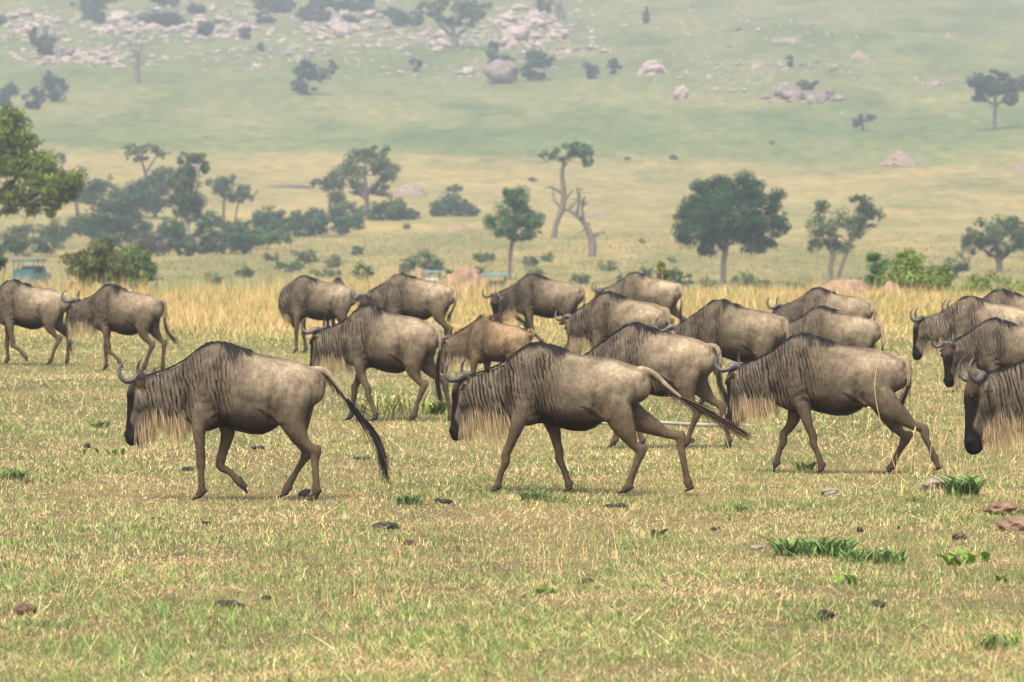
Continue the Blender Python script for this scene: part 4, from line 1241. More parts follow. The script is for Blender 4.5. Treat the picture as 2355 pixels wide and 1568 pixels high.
far = [  # label, base x, base y, clumps
    ('dark round tree on the hill at the far left, above the pale boulders', (105, 130), [(105, 95, 32, 28), (80, 80, 16, 20)]),
    ('dark bush at the left edge of the hill', (15, 245), [(15, 215, 28, 26)]),
    ('second dark bush from the left edge of the hill', (78, 252), [(78, 225, 30, 26)]),
    ('tallest of the three dark bushes at the left of the hill', (132, 236), [(132, 200, 32, 32), (115, 180, 16, 20)]),
    ('dark tree with a ragged flat top in the middle of the hill', (700, 218), [(705, 160, 34, 24), (690, 195, 20, 22), (730, 170, 26, 22)]),
    ('small dark tree right beside the ragged flat-topped tree', (765, 172), [(765, 150, 12, 16)]),
    ('small round dark tree standing on the big domed boulder', (1132, 150), [(1132, 112, 20, 18)]),
    ('low dark bush over the left end of the big domed boulder', (1148, 158), [(1148, 138, 34, 18)]),
    ('dark tree behind the right end of the big domed boulder', (1232, 185), [(1235, 135, 34, 26), (1215, 165, 20, 22), (1255, 135, 20, 14)]),
    ('dark bush in the gap right of the big domed boulder', (1360, 182), [(1360, 160, 20, 20)]),
    ('small leaning dark tree right of the dark bush', (1412, 172), [(1412, 145, 16, 18)]),
    ('dark bush crowning the long grey outcrop at the right', (1856, 208), [(1856, 193, 26, 15)]),
    ('small dark bush on the pale rocks left of the umbrella acacia', (918, 62), [(918, 42, 20, 18)]),
    ('dark bush between pale boulders at the top middle', (1252, 30), [(1252, 10, 22, 20)]),
    ('dark squat bush on a small brown mound in the middle of the hill', (958, 165), [(956, 145, 16, 12)]),
    ('pale green bush among the left boulders', (475, 85), [(475, 65, 28, 20)]),
    ('dark bush right of the pale green bush', (565, 92), [(562, 75, 18, 18)]),
    ('small tuft of bush below the left boulders', (600, 118), [(600, 108, 12, 10)]),
    ('small dark tuft on the rocks at the far right of the outcrops', (1815, 155), [(1815, 138, 10, 12)]),
    ('small dark bush at the right edge of the hill', (2350, 210), [(2352, 190, 18, 18)]),
    ('dark shrub above the pale ledges right of centre', (1485, 55), [(1484, 35, 12, 18)])]
for i, (lab, b_, cl) in enumerate(far):
    bush(lab, b_, cl + [(cl[0][0], b_[1] - cl[0][3] * .4, cl[0][2] * .7, cl[0][3] * .45)], FB, 120 + i, dens=1.25, name='hill_bush')
rs_ = np.random.default_rng(5)
for i in range(26):
    x = rs_.uniform(-20, 900) if i < 20 else rs_.uniform(560, 960); y = rs_.uniform(-10, 48)
    r = rs_.uniform(20, 46)
    bush('blue-green scrub crowding the top left of the hill', (x, y + 14), [(x, y, r, r * .6), (x + r * .6, y + 5, r * .7, r * .45)], FB, 200 + i, dens=.9, group='scrub crowding the top left of the hill', name='hill_scrub')

ROCKM = simple('granite', (.20, .16, .14), (.43, .345, .30), 1.6, .9, .8, .12)
ROCKD = simple('weathered_granite', (.13, .105, .095), (.24, .195, .175), 1.2, .9, .8, .12)
rock_meshes = []
for i in range(8):
    bm = bmesh.new(); bmesh.ops.create_icosphere(bm, subdivisions=4, radius=1)
    r = np.random.default_rng(300 + i)
    ks = r.normal(size=(9, 3)) * np.array([1.6] * 3 + [3.4] * 3 + [7.5] * 3)[:, None]; ph = r.uniform(0, 6.28, 9); am = [.16] * 3 + [.085] * 3 + [.035] * 3
    for v in bm.verts:
        p = np.array(v.co); q = 1 + sum(a * math.sin(k @ p + f) for a, k, f in zip(am, ks, ph))
        p = p * q; p = np.sign(p) * np.abs(p) ** .85
        v.co = (p[0], p[1], p[2])
    me = bpy.data.meshes.new('boulder'); bm.to_mesh(me); bm.free()
    me.materials.append(ROCKM)
    rock_meshes.append(me)
rock_dark = []
for me in rock_meshes[:4]:
    q = me.copy(); q.materials.clear(); q.materials.append(ROCKD); rock_dark.append(q)


def rock(px, py, wpx, hpx, label, group=None, dark=False, rs=rs_, name='boulder', cat='boulder', d=None, meshes=None, sink=.35):
    g = ground_at(px, py) if d is None else Vector(((px - 512) / FPX * d, d, h1((px - 512) / FPX * d, d)))
    mpp = g.y / FPX
    ms_ = meshes or (rock_dark if dark else rock_meshes)
    o = bpy.data.objects.new(name, ms_[int(rs.integers(len(ms_)))])
    link(o)
    sx_, sz_ = wpx / 2 * mpp, hpx / (2 - sink) * mpp
    o.scale = (sx_, sx_ * rs.uniform(.6, 1.0), sz_)
    o.location = (g.x, g.y, g.z + sz_ * (1 - sink))
    o.rotation_euler = (rs.normal(0, .1), rs.normal(0, .12), rs.uniform(0, 6.28) if meshes is None else rs.normal(0, .3))
    tag(o, label, cat, group)
    return o


rock(1158 * K, 192 * K, 92 * K, 46 * K, 'big domed brown boulder in the middle of the hill under three dark bushes', dark=True)
CLD = [('boulders of the grey outcrop crowned by a dark bush', 1845, 230, 95, 11, 44, 14, 26)]
rock(1562 * K, 228 * K, 36 * K, 24 * K, 'small upright pale boulder in the gap between the hill outcrops')
rock(1500 * K, 172 * K, 60 * K, 32 * K, 'pale double boulder right of the small leaning dark tree')
rock(1288 * K, 45 * K, 22 * K, 42 * K, 'dark upright rock pillar at the top of the hill', dark=True)
CL = [('pale boulders below the far-left round tree of the hill', 190, 132, 118, 20, 34, 8, 22), ('pale boulders along the top left of the hill', 70, 62, 90, 30, 20, 10, 26), ('pale boulders in the left third of the hill top', 290, 62, 90, 22, 26, 9, 26),
      ('pale boulders under the top scrub left of centre', 500, 60, 110, 34, 34, 8, 28), ('pale boulders left of the umbrella acacia', 800, 62, 110, 50, 40, 10, 30), ('pale boulders behind the umbrella acacia trunk', 1000, 88, 90, 18, 18, 8, 24),
      ('pale boulders right of the umbrella acacia', 1200, 70, 100, 46, 42, 12, 36), ('thin pale stones on the left middle of the hill', 640, 125, 160, 16, 26, 5, 14), ('pale stones in front of the big domed boulder', 1080, 170, 80, 14, 16, 6, 18),
      ('low pale stones right of the big domed boulder', 1310, 120, 90, 12, 14, 6, 18), ('low pale stones across the right middle of the hill', 1840, 155, 120, 16, 24, 6, 16), ('scattered pale stones between the two outcrops', 1650, 180, 100, 40, 24, 5, 13),
      ('pale flecks of stone on the upper right of the hill', 1650, 70, 260, 45, 26, 5, 12), ('pale stones around the long grey outcrop', 1780, 218, 150, 22, 18, 6, 15), ('thin pale stones below the left boulders', 590, 158, 60, 8, 9, 5, 14), ('pale stones left of the ragged flat-topped tree', 960, 160, 140, 16, 14, 6, 14), ('pale stones beside the dark broad acacia', 2160, 190, 60, 12, 7, 6, 14)]
for lab, cx, cy, rx, ry, n, s0, s1 in CL + CLD:
    for k in range(int(round(n * .66))):
        a = rs_.uniform(0, 6.28); q = math.sqrt(rs_.random())
        s_ = rs_.uniform(s0, s1) * (1.2 - q * .5) * rs_.choice([.7, 1.0, 1.5])
        px_, py_ = (cx + math.cos(a) * q * rx) * K, (cy + math.sin(a) * q * ry) * K
        if py_ < -6: continue
        rock(px_, py_, s_ * K * 1.25, s_ * K * rs_.uniform(.4, .8), lab, group=lab, dark=rs_.random() < (.8 if 'of the grey outcrop' in lab else .2))

bm = bmesh.new(); bmesh.ops.create_icosphere(bm, subdivisions=2, radius=1)
bv = np.array([v.co[:] for v in bm.verts]); bf = np.array([[v.index for v in f.verts] for f in bm.faces]); bm.free()
VV, FF = [], []
rs_ = np.random.default_rng(88)
for lab, cx, cy, rx, ry, n, s0, s1 in CL:
    big = lab.startswith('pale boulders')
    for k in range(n * (7 if big else 4)):
        u, v_ = rs_.normal(0, .75, 2)
        px_, py_ = (cx + u * rx) * K, (cy + v_ * ry) * K
        if py_ < -8: continue
        g = ground_at(px_, py_); s_ = rs_.uniform(3.5, 17 if big else 9) * rs_.choice([.7, 1.0]) * K * g.y / FPX * .5
        q = bv * (1 + .28 * np.sin(bv @ rs_.normal(size=(3,)) * 2.5 + rs_.uniform(0, 6))[:, None]) * np.array([s_ * rs_.uniform(1, 1.9), s_ * 1.2, s_ * rs_.uniform(.4, .8)])
        FF.append(bf + len(VV) * len(bv)); VV.append(q + np.array([g.x, g.y, g.z + s_ * .2]))
tag(mesh_np('rubble', np.vstack(VV), np.vstack(FF), ROCKM), 'pale broken stones strewn between the boulders of the hill', 'rubble', kind='stuff')

# ------------------------------------------------------------------ termite mounds
CLAY = simple('red_clay', (.17, .11, .075), (.29, .195, .13), 3.5, .95, .8, .05)
CLAYD = simple('old_clay', (.16, .125, .095), (.26, .20, .155), 1.5, .95, .8, .08)


def mound(label, bx, by, wv, hv, d=None, mat=None, seed=1, peak=1.0, name='termite_mound', cat='termite mound'):
    r = np.random.default_rng(seed)
    px, py = bx * K, by * K
    g = ground_at(px, py) if d is None else Vector(((px - 512) / FPX * d, d, h1((px - 512) / FPX * d, d)))
    mpp = g.y / FPX
    top = CAM_H - ((by - hv) * K - HORIZON) * mpp
    H = top - g.z if d is not None else hv * K * mpp
    Rr = wv * K * mpp / 2
    nr, na = 26, 48
    rr = np.linspace(0, 1, nr); aa = np.linspace(0, 2 * math.pi, na, endpoint=False)
    RR, AA = np.meshgrid(rr, aa, indexing='ij')
    X = RR * np.cos(AA); Y = RR * np.sin(AA)
    P = np.stack([X, Y, X * 0], 2).reshape(-1, 3)
    prof = (1 - RR) ** peak * (1 + .35 * RR * (1 - RR))
    nz = (vnoise(P, 5, seed) * .12 + vnoise(P, 14, seed + 1) * .06).reshape(RR.shape)
    Z = H * np.clip(prof + nz * (1 - RR) * (.3 + RR * 2), -.1, 2) - .08 * (RR > .97)
    V = np.stack([X * Rr * (1 + nz), Y * Rr * (1 + nz), Z], 2).reshape(-1, 3)
    i = np.arange(nr - 1)[:, None] * na; j = np.arange(na)[None]; j2 = (j + 1) % na
    F = np.stack([i + j, i + na + j, i + na + j2, i + j2], 2).reshape(-1, 4)
    o = mesh_np(name, V, F, mat or CLAY, smooth=True)
    o.location = (g.x, g.y, g.z - .03)
    tag(o, label, cat)


mound('large knobbly reddish termite mound behind the middle of the herd', 1075, 672, 150, 60, d=170, seed=3, peak=.6)
mound('small pointed reddish mound left of the large knobbly mound', 962, 672, 100, 56, d=172, seed=4, peak=1.0)
mound('smooth rounded pinkish mound behind the right side of the herd', 1940, 692, 150, 50, d=163, seed=5, peak=.4)
mound('rough reddish mound beside the yellow-green bush', 2045, 690, 110, 46, d=165, seed=6, peak=.8)
mound('grey pointed termite mound on the yellow slope at the right', 2067, 380, 92, 36, mat=CLAYD, seed=7, peak=1.1)
mound('small dark termite mound at the right end of the yellow slope', 2345, 390, 40, 18, mat=CLAYD, seed=8)
mound('grey termite mound right of the wide acacia', 942, 448, 76, 32, mat=CLAYD, seed=9, peak=1.0)
mound('low reddish mound in the straw above the pale bush', 1055, 530, 72, 18, mat=CLAY, seed=10, peak=.7)
mound('pointed dark termite mound high on the green hill at the right', 1976, 136, 46, 22, mat=CLAYD, seed=11)
mound('tiny pointed mound above the pointed dark mound on the hill', 2178, 86, 24, 12, mat=CLAYD, seed=12)
mound('low brown mound at the top right of the hill', 1815, 98, 70, 12, mat=CLAYD, seed=13, peak=.6)
mound('low grey mound right of the umbrella tree on the yellow slope', 1370, 500, 50, 14, mat=CLAYD, seed=14, peak=.7)
mound('long low dark earth bank left of the wide acacia', 665, 430, 110, 6, mat=simple('dark_earth', (.07, .055, .05), (.12, .10, .085), 1.0), seed=15, peak=.5, name='earth_bank', cat='earth bank')

# ------------------------------------------------------------------ safari vehicles
def paint(name, c, rough=.35):
    m, nt, b = nmat(name); b.inputs['Base Color'].default_value = (*c, 1); b.inputs['Roughness'].default_value = rough; b.inputs['Specular IOR Level'].default_value = .5
    return m


PG = paint('dark_green_paint', (.03, .10, .09)); PT = paint('teal_paint', (.025, .11, .12)); PW = paint('white_paint', (.62, .66, .66)); RUB = paint('tyre_rubber', (.02, .02, .02), .8)
PCY = paint('pale_teal_roof', (.08, .20, .20)); GLS = paint('window_glass', (.10, .15, .17), .08); LMP = paint('lamp_glass', (.7, .7, .7), .1); STL = paint('dark_post', (.03, .05, .05), .4)


def boxes(name, bl, mat, parent, bev=.03):
    bm = bmesh.new()
    for (x0, x1, y0, y1, z0, z1, tp) in bl:
        v = [bm.verts.new((x, y, z)) for z in (z0, z1) for x, y in (((x0, y0), (x1, y0), (x1, y1), (x0, y1)) if z == z0 else ((x0 + tp, y0 + tp * .5), (x1 - tp, y0 + tp * .5), (x1 - tp, y1 - tp * .5), (x0 + tp, y1 - tp * .5)))]
        for f in ((3, 2, 1, 0), (4, 5, 6, 7), (0, 1, 5, 4), (1, 2, 6, 5), (2, 3, 7, 6), (3, 0, 4, 7)): bm.faces.new([v[i] for i in f])
    if bev: bmesh.ops.bevel(bm, geom=bm.edges[:], offset=bev, segments=2, affect='EDGES')
    me = bpy.data.meshes.new(name); bm.to_mesh(me); bm.free(); me.materials.append(mat)
    return link(bpy.data.objects.new(name, me), parent)


def safari_car(label, px, d, yaw, body, roof, open_top=True):
    x = (px - 512) / FPX * d
    r = empty('safari_vehicle', (x, d, h1(x, d)), R(yaw)); tag(r, label, 'safari vehicle', 'safari vehicles parked in the hollow')
    boxes('body', [(-2.3, 1.2, -.88, .88, .45, 1.12, .02), (1.15, 2.4, -.84, .84, .45, 1.05, .05), (-2.3, -2.2, -.86, .86, 1.1, 1.35, 0)], body, r)
    boxes('cabin', [(.1, 1.15, -.84, .84, 1.1, 1.62, .12)], body, r)
    boxes('windscreen', [(.98, 1.17, -.74, .74, 1.13, 1.55, .07)], GLS, r, .01)
    for s in (-1, 1):
        boxes('side_window', [(.25, .95, s * .85 - .015, s * .85 + .015, 1.16, 1.5, .02)], GLS, r, 0)
        for q in (-2.15, -1.0, .15):
            boxes('roof_post', [(q - .03, q + .03, s * .8 - .03, s * .8 + .03, 1.1, 2.02, 0)], STL, r, 0)
        boxes('headlight', [(2.36, 2.44, s * .6 - .11, s * .6 + .11, .78, .96, 0)], LMP, r, .02)
        for q in (-1.5, 1.6):
            rg = [np.stack([q + np.cos(_th) * a, np.full(NR, s * (.80) + b_), .40 + np.sin(_th) * a], 1) for a, b_ in ((.34, -.11), (.40, -.09), (.40, .09), (.34, .11))]
            wh = rings_obj('wheel', [rg], RUB, r)
            rg = [np.stack([q + np.cos(_th) * a, np.full(NR, s * .80 + b_), .40 + np.sin(_th) * a], 1) for a, b_ in ((.2, -.125), (.22, -.10), (.22, .10), (.2, .125))]
            rm = rings_obj('rim', [rg], PW, wh)
    for q in (-1.7, -.9, -.2):
        boxes('seat', [(q - .25, q + .2, -.7, .7, .9, 1.1, .02), (q - .3, q - .2, -.7, .7, 1.05, 1.45, .02)], PG, r, .02)
    boxes('roof', [(-2.35, .9, -.95, .95, 2.0, 2.16, .04)], roof, r, .04)
    boxes('bumper', [(2.38, 2.5, -.85, .85, .45, .62, 0)], STL, r)
    return r


safari_car('open-sided teal safari vehicle with dark green roof at the left edge of the meadow', 32, 440, 78, PT, PG)
safari_car('teal-roofed safari vehicle just left of the large reddish mound', 428, 412, 268, PW, PCY)
safari_car('teal-roofed safari vehicle just right of the large reddish mound', 493, 405, 94, PT, PCY)
safari_car('white-bonneted safari vehicle hidden behind the fresh green bush', 146, 395, 60, PW, PG)

# ------------------------------------------------------------------ small things on the meadow
DUNG = simple('dung', (.012, .010, .009), (.045, .034, .026), 25, .6, .6, .01, None, .3)
DUNGB = simple('dry_dung', (.07, .045, .03), (.15, .10, .07), 20, .9, .8, .01)
STONE = simple('field_stone', (.15, .12, .095), (.30, .245, .19), 7, .95, .8, .02)
STONER = simple('red_stone', (.11, .065, .045), (.26, .175, .125), 6, .95, .8, .03)


def clods(name, cat, label, px, py, wpx, hpx, mat, n, seed, group=None):
    """a heap of n lumpy pieces as one mesh"""
    r = np.random.default_rng(seed)
    d = FPX * CAM_H / (py - HORIZON); x = (px - 512) / FPX * d
    mpp = d / FPX
    V_, F_ = [], []; o = 0
    W = wpx * mpp / 2; Hh = hpx * mpp
    for k in range(n):
        bm = bmesh.new(); bmesh.ops.create_icosphere(bm, subdivisions=3, radius=1)
        kk = r.normal(size=(6, 3)) * np.array([2, 2, 4, 4, 9, 9])[:, None]; ph = r.uniform(0, 6.28, 6)
        sc_ = np.array([W * r.uniform(.35, .6), W * r.uniform(.3, .55), Hh * r.uniform(.35, .6)]) / (1 if n > 1 else .52) * (1 if n > 1 else np.array([1, 1, .6]))
        c0 = np.array([r.uniform(-.6, .6) * W, r.uniform(-.6, .6) * W, Hh * r.uniform(.25, .5)]) if n > 1 else np.array([0, 0, Hh * .3])
        for v in bm.verts:
            p = np.array(v.co); p = p * (1 + sum(a * math.sin(q @ p + f) for a, q, f in zip((.15, .15, .09, .09, .05, .05), kk, ph)))
            V_.append(tuple(c0 + p * sc_))
        for f in bm.faces: F_.append(tuple(v.index + o for v in f.verts))
        o = len(V_); bm.free()
    me = bpy.data.meshes.new(name); me.from_pydata(V_, [], F_); me.update(); me.materials.append(mat)
    ob = link(bpy.data.objects.new(name, me)); ob.location = (x, d, h1(x, d))
    tag(ob, label, cat, group)
    return ob


v2 = lambda a: a * K
for i, (lab, x, y, w_, h_, mt, n) in enumerate([
        ('dark dung pile right beside the near hind hoof of the leading animal', 697, 1133, 34, 18, DUNG, 6), ('black shiny dung heap, largest in the left foreground', 525, 1390, 72, 18, DUNG, 8),
        ('small brown dung lump just above the black shiny heap', 543, 1364, 18, 8, DUNGB, 3), ('dark dung right of the black shiny heap', 613, 1375, 32, 12, DUNG, 4),
        ('flat black dung between the straw below the leading animal', 355, 1193, 26, 7, DUNG, 4), ('dark dung pellets under the belly of the leading animal', 475, 1209, 28, 10, DUNG, 5), ('small dung left of the pellets, below the leading animal', 265, 1228, 16, 8, DUNG, 3),
        ('dark droppings in a row between the two front animals', 885, 1210, 78, 14, DUNG, 9), ('brown woolly clod below the row of droppings', 940, 1246, 38, 18, DUNGB, 4), ('small pinkish clod right of the brown woolly clod', 1050, 1256, 16, 18, DUNGB, 2),
        ('black dung left of the dark green tuft behind the second animal', 1020, 1155, 44, 12, DUNG, 6), ('black dung strung out under the hind hooves of the second animal', 1415, 1158, 60, 10, DUNG, 7), ('dark dung between the front feet of the leading animal', 430, 1085, 34, 10, DUNG, 5),
        ('broken dung on the grass behind the leading animal', 830, 1053, 46, 8, DUNG, 6), ('dark dung in front of the green leafy clump', 1645, 1208, 26, 12, DUNG, 4), ('dark dung behind the green leafy clump', 1978, 1220, 22, 12, DUNG, 4),
        ('small dark dung right of the green leafy clump', 2068, 1216, 14, 8, DUNG, 3), ('black dung pile alone on the right foreground', 2012, 1388, 56, 16, DUNG, 6), ('black dung in the green tuft at the right foreground', 1898, 1418, 52, 26, DUNG, 6),
        ('small flat dark dung at the lower right', 1988, 1482, 30, 6, DUNG, 3), ('dark scattered dung in the straw right of centre', 1345, 1342, 62, 10, DUNG, 7), ('dark clod on the left side of the plain', 205, 1032, 28, 12, DUNG, 4),
        ('brown clod in the grass tuft at the left edge', 62, 1112, 32, 14, DUNGB, 4), ('brown anthill-like clod at the left foreground', 52, 1408, 62, 28, DUNGB, 5), ('dry brown clod near the bottom left', 240, 1498, 14, 7, DUNG, 2), ('tiny dark dung in the centre foreground', 1085, 1355, 14, 6, DUNG, 2),
        ('brown clod behind the feet of the third animal', 1803, 1012, 24, 10, DUNG, 4), ('dark clod between the hind legs of the middle animal', 1592, 1014, 22, 12, DUNG, 3), ('dark clod right of the third animal', 2185, 995, 20, 6, DUNG, 3), ('flat dung in the distance left of the leading animal', 225, 880, 22, 6, DUNG, 3),
        ('dark dung just behind the lifted foreleg of the leading animal', 590, 1038, 34, 9, DUNG, 5)]):
    clods('dung' if mt is DUNG else 'clod', 'dung' if mt is DUNG else 'clod', lab, v2(x), v2(y + h_ * .25), v2(w_) * .85, v2(h_) * .95, mt, n, 500 + i)
for i, (lab, x, y, w_, h_, mt) in enumerate([
        ('broad flat grey-brown rock in the grass behind the third animal', 2170, 1130, 132, 44, STONE), ('flat grey rock left of the broad flat rock', 1915, 1140, 86, 30, STONE), ('reddish craggy rock at the right edge, upper of the pair', 2300, 1192, 90, 42, STONER),
        ('pale red craggy rock at the right edge, lower of the pair', 2335, 1222, 90, 44, STONER), ('brown earthy clod between the green plant and the red rocks', 2207, 1240, 46, 30, DUNGB), ('low orange clay lump behind the third animal forelegs', 1210 + 620, 1000, 32, 18, STONER),
        ('flat weathered stone left of the green leafy clump', 1738, 1256, 44, 14, STONE), ('small red stone on the straw at the right', 2110, 1208, 40, 8, STONER), ('pinkish bare stone lying behind the leading animal', 240, 1110, 40, 8, STONE)]):
    clods('rock', 'rock', lab, v2(x), v2(y), v2(w_) * .85, v2(h_) * .8, mt, 1, 600 + i)


def leafy_plant(label, px, py, wpx, hpx, col, seed, nl=24, leafw=.22, spread=1.0, name='leafy_plant', cat='plant', up=.72):
    """stems with blade-shaped leaves, each leaf a folded four-segment blade"""
    r = np.random.default_rng(seed)
    d = FPX * CAM_H / (py - HORIZON); x = (px - 512) / FPX * d; mpp = d / FPX
    W, H = wpx * mpp / 2, hpx * mpp
    root = empty(name, (x, d, h1(x, d))); tag(root, label, cat)
    V, F, Cc = [], [], []
    for k in range(nl):
        bx_, by_ = r.uniform(-1, 1) * W * spread * .85, r.normal(0, .3) * W * spread
        a = r.uniform(0, 6.28); L = H * r.uniform(.55, 1.15); lw = L * leafw * r.uniform(.7, 1.2)
        dr = np.array([math.cos(a), math.sin(a), 0]) * (1 - up) * 1.6; dr[2] = 1
        p = np.array([bx_, by_, 0.]); sd_ = np.cross(dr, [0, 0, 1.]); sd_ = sd_ / (np.linalg.norm(sd_) + 1e-6) if np.linalg.norm(sd_) > .05 else np.array([1., 0, 0])
        o = len(V); c = (np.array(col[0]) + (np.array(col[1]) - np.array(col[0])) * r.random()) * r.uniform(.75, 1.25)
        for i, ww in enumerate((.25, .8, 1.0, .7, .05)):
            V += [tuple(p - sd_ * lw / 2 * ww), tuple(p + np.array([0, 0, -.12 * lw])), tuple(p + sd_ * lw / 2 * ww)]
            Cc += [c * (.8 + .08 * i)] * 3
            dn = dr / np.linalg.norm(dr); p = p + dn * L / 4; dr = dn + np.array([math.cos(a) * .28, math.sin(a) * .28, -.16])
        for i in range(4):
            F += [(o + i * 3, o + i * 3 + 1, o + i * 3 + 4, o + i * 3 + 3), (o + i * 3 + 1, o + i * 3 + 2, o + i * 3 + 5, o + i * 3 + 4)]
    mesh_np('leaves', np.array(V), np.array(F), M['leaf'], root, col=np.array(Cc), smooth=True)
    rings_obj('stem', [limb_rings([(0, 0, -.02), (.01, 0, H * .3), (.02, .01, H * .6)], [.004, .003, .002])], BARK, root)
    return root


PG1 = ((.10, .18, .055), (.18, .28, .09)); PG2 = ((.12, .22, .035), (.20, .33, .07)); PG3 = ((.10, .17, .06), (.18, .25, .10))
for i, a_ in enumerate([
        ('dense clump of long grey-green leaves, left part, in the right foreground', 1870, 1275, 200, 66, PG1, 230, .10), ('lower grey-green leafy clump joining the dense clump on its right', 2010, 1290, 170, 50, PG1, 170, .10),
        ('bright green broad-leaved plant at the right foreground', 2200, 1292, 56, 44, PG2, 12, .42), ('bright green broad-leaved plant right beside the other one', 2248, 1286, 60, 50, PG2, 12, .42), ('small bright green plant at the far right', 2300, 1325, 36, 26, PG2, 7, .45),
        ('small plant with drooping bright leaves left of the leading animal muzzle', 268, 1056, 44, 30, PG2, 9, .34), ('green sprig beside the dark clod on the left side of the plain', 205, 1052, 50, 26, PG2, 10, .3), ('single oval leaf standing on the left side of the plain', 163, 1042, 20, 18, PG1, 3, .45),
        ('fine-leaved dark green tuft behind the leading animal', 940, 1160, 70, 38, PG3, 120, .08), ('fine-leaved grey-green tuft under the second animal forelegs', 1225, 1150, 70, 36, PG3, 120, .08), ('fine-leaved grey-green tuft at the near front hoof of the second animal', 1280, 1152, 70, 28, PG3, 90, .08),
        ('small upright plant with oval leaves right of centre', 1508, 1222, 44, 34, PG1, 9, .36), ('low plant with round leaves below the upright plant', 1440, 1252, 50, 16, PG2, 9, .5), ('vivid green grass tuft in the centre foreground', 1255, 1372, 60, 26, PG2, 90, .1),
        ('broad-leaved seedling in front of the grey-green clump', 1950, 1340, 50, 36, PG2, 12, .4), ('green tuft holding black dung at the right foreground', 1850, 1428, 110, 24, PG1, 110, .1), ('grass tuft around the brown clod at the left edge', 30, 1108, 70, 38, PG1, 100, .08),
        ('thin-twigged green plant beside the broad flat rock', 2215, 1150, 90, 72, PG1, 110, .10), ('sparse twiggy green plant at the lower right edge', 2290, 1490, 110, 60, PG1, 100, .07), ('green tuft right of the lower left clod', 110, 1440, 130, 26, PG3, 130, .08),
        ('green weed on the plain left of the leading animal head', 225, 985, 60, 26, PG1, 70, .12), ('fine tuft left of the grey-green clump', 1700, 1170, 50, 28, PG3, 60, .08), ('low green weed with a pale flower behind the third animal', 1850, 1075, 50, 36, PG1, 40, .14),
        ('low vivid tuft left of the centre foreground', 1105, 1432, 70, 16, PG2, 60, .1), ('dark tuft in the lower right straw', 2110, 1165, 60, 22, PG1, 70, .1), ('blue-green tuft near the lower left corner', 150, 1300, 60, 22, PG3, 60, .08), ('green tuft near the bottom centre', 950, 1420, 60, 18, PG2, 70, .09)]):
    lab, x, y, w_, h_, c_, nl, lw = a_
    leafy_plant(lab, v2(x), v2(y), v2(w_), v2(h_), c_, 700 + i, nl, lw, name='leafy_plant' if lw > .11 else 'grass_tuft')
leafy_plant('tangled yellow-green scrub under the belly of the middle animal', v2(905), v2(962), v2(210), v2(92), ((.22, .29, .06), (.50, .45, .20)), 790, 150, .035, name='scrub', cat='scrub')
leafy_plant('dark leafy weed behind the middle animal hind leg', v2(1000), v2(955), v2(46), v2(44), PG1, 791, 60, .2)


def tall_stem(label, pts, seed, group=None):
    """a single seeding grass stem; pts in enlarged-picture pixels from the foot up"""
    px, py = v2(pts[0][0]), v2(pts[0][1]); d = FPX * CAM_H / (py - HORIZON); x = (px - 512) / FPX * d; mpp = d / FPX
    root = empty('long_grass', (x, d, h1(x, d))); tag(root, label, 'long grass', group)
    P = [((v2(a) - px) * mpp, 0, (py - v2(b_)) * mpp) for a, b_ in pts]
    n = len(P)
    G = simple('dry_stem', (.50, .36, .16), (.62, .48, .25), 10) if 'dry_stem' not in bpy.data.materials else bpy.data.materials['dry_stem']
    rings_obj('stem', [limb_rings(P, list(np.linspace(.0035, .0022, n)))], G, root)
    t = np.array(P[-1])
    rings_obj('seed_head', [limb_rings([t - np.array([0, 0, .01]), t + np.array([.01, 0, .035]), t + np.array([.02, 0, .08])], [.004, .009, .002])], G, root)


tall_stem('tall arching grass stem standing across the rump of the third animal', [(2068, 1100), (2030, 985), (2012, 900), (2016, 840), (2034, 765)], 1)
for i, (x, y, h_, ln) in enumerate([(2250, 1110, 140, -10), (2135, 1090, 120, 14), (2160, 1080, 130, 4), (1690, 1100, 130, -30), (2095, 1090, 96, 6), (1770, 1050, 90, 2), (450, 1130, 70, 4), (30, 620, 90, 26), (520, 575, 64, 20), (1620, 1100, 90, 10), (2210, 1120, 110, 20)]):
    if y < 700: continue
    tall_stem('long yellow grass stem among the dry stalks of the plain', [(x, y), (x + ln * .4, y - h_ * .5), (x + ln, y - h_)], i, 'long yellow grass stems on the plain')
# thin pale fallen branch behind the second animal
g_ = ground_at(v2(1560), v2(985))
o_ = rings_obj('fallen_branch', [limb_rings([(-1.0, 0, .05), (-.4, .1, .07), (.3, .0, .04), (1.0, .15, .03)], [.012, .02, .022, .01]), limb_rings([(-.3, .05, .06), (-.8, -.1, .14), (-1.2, -.1, .16)], [.014, .01, .004])], BARKP, None)
o_.location = g_; tag(o_, 'pale fallen branch on the grass behind the tail of the second animal', 'branch')

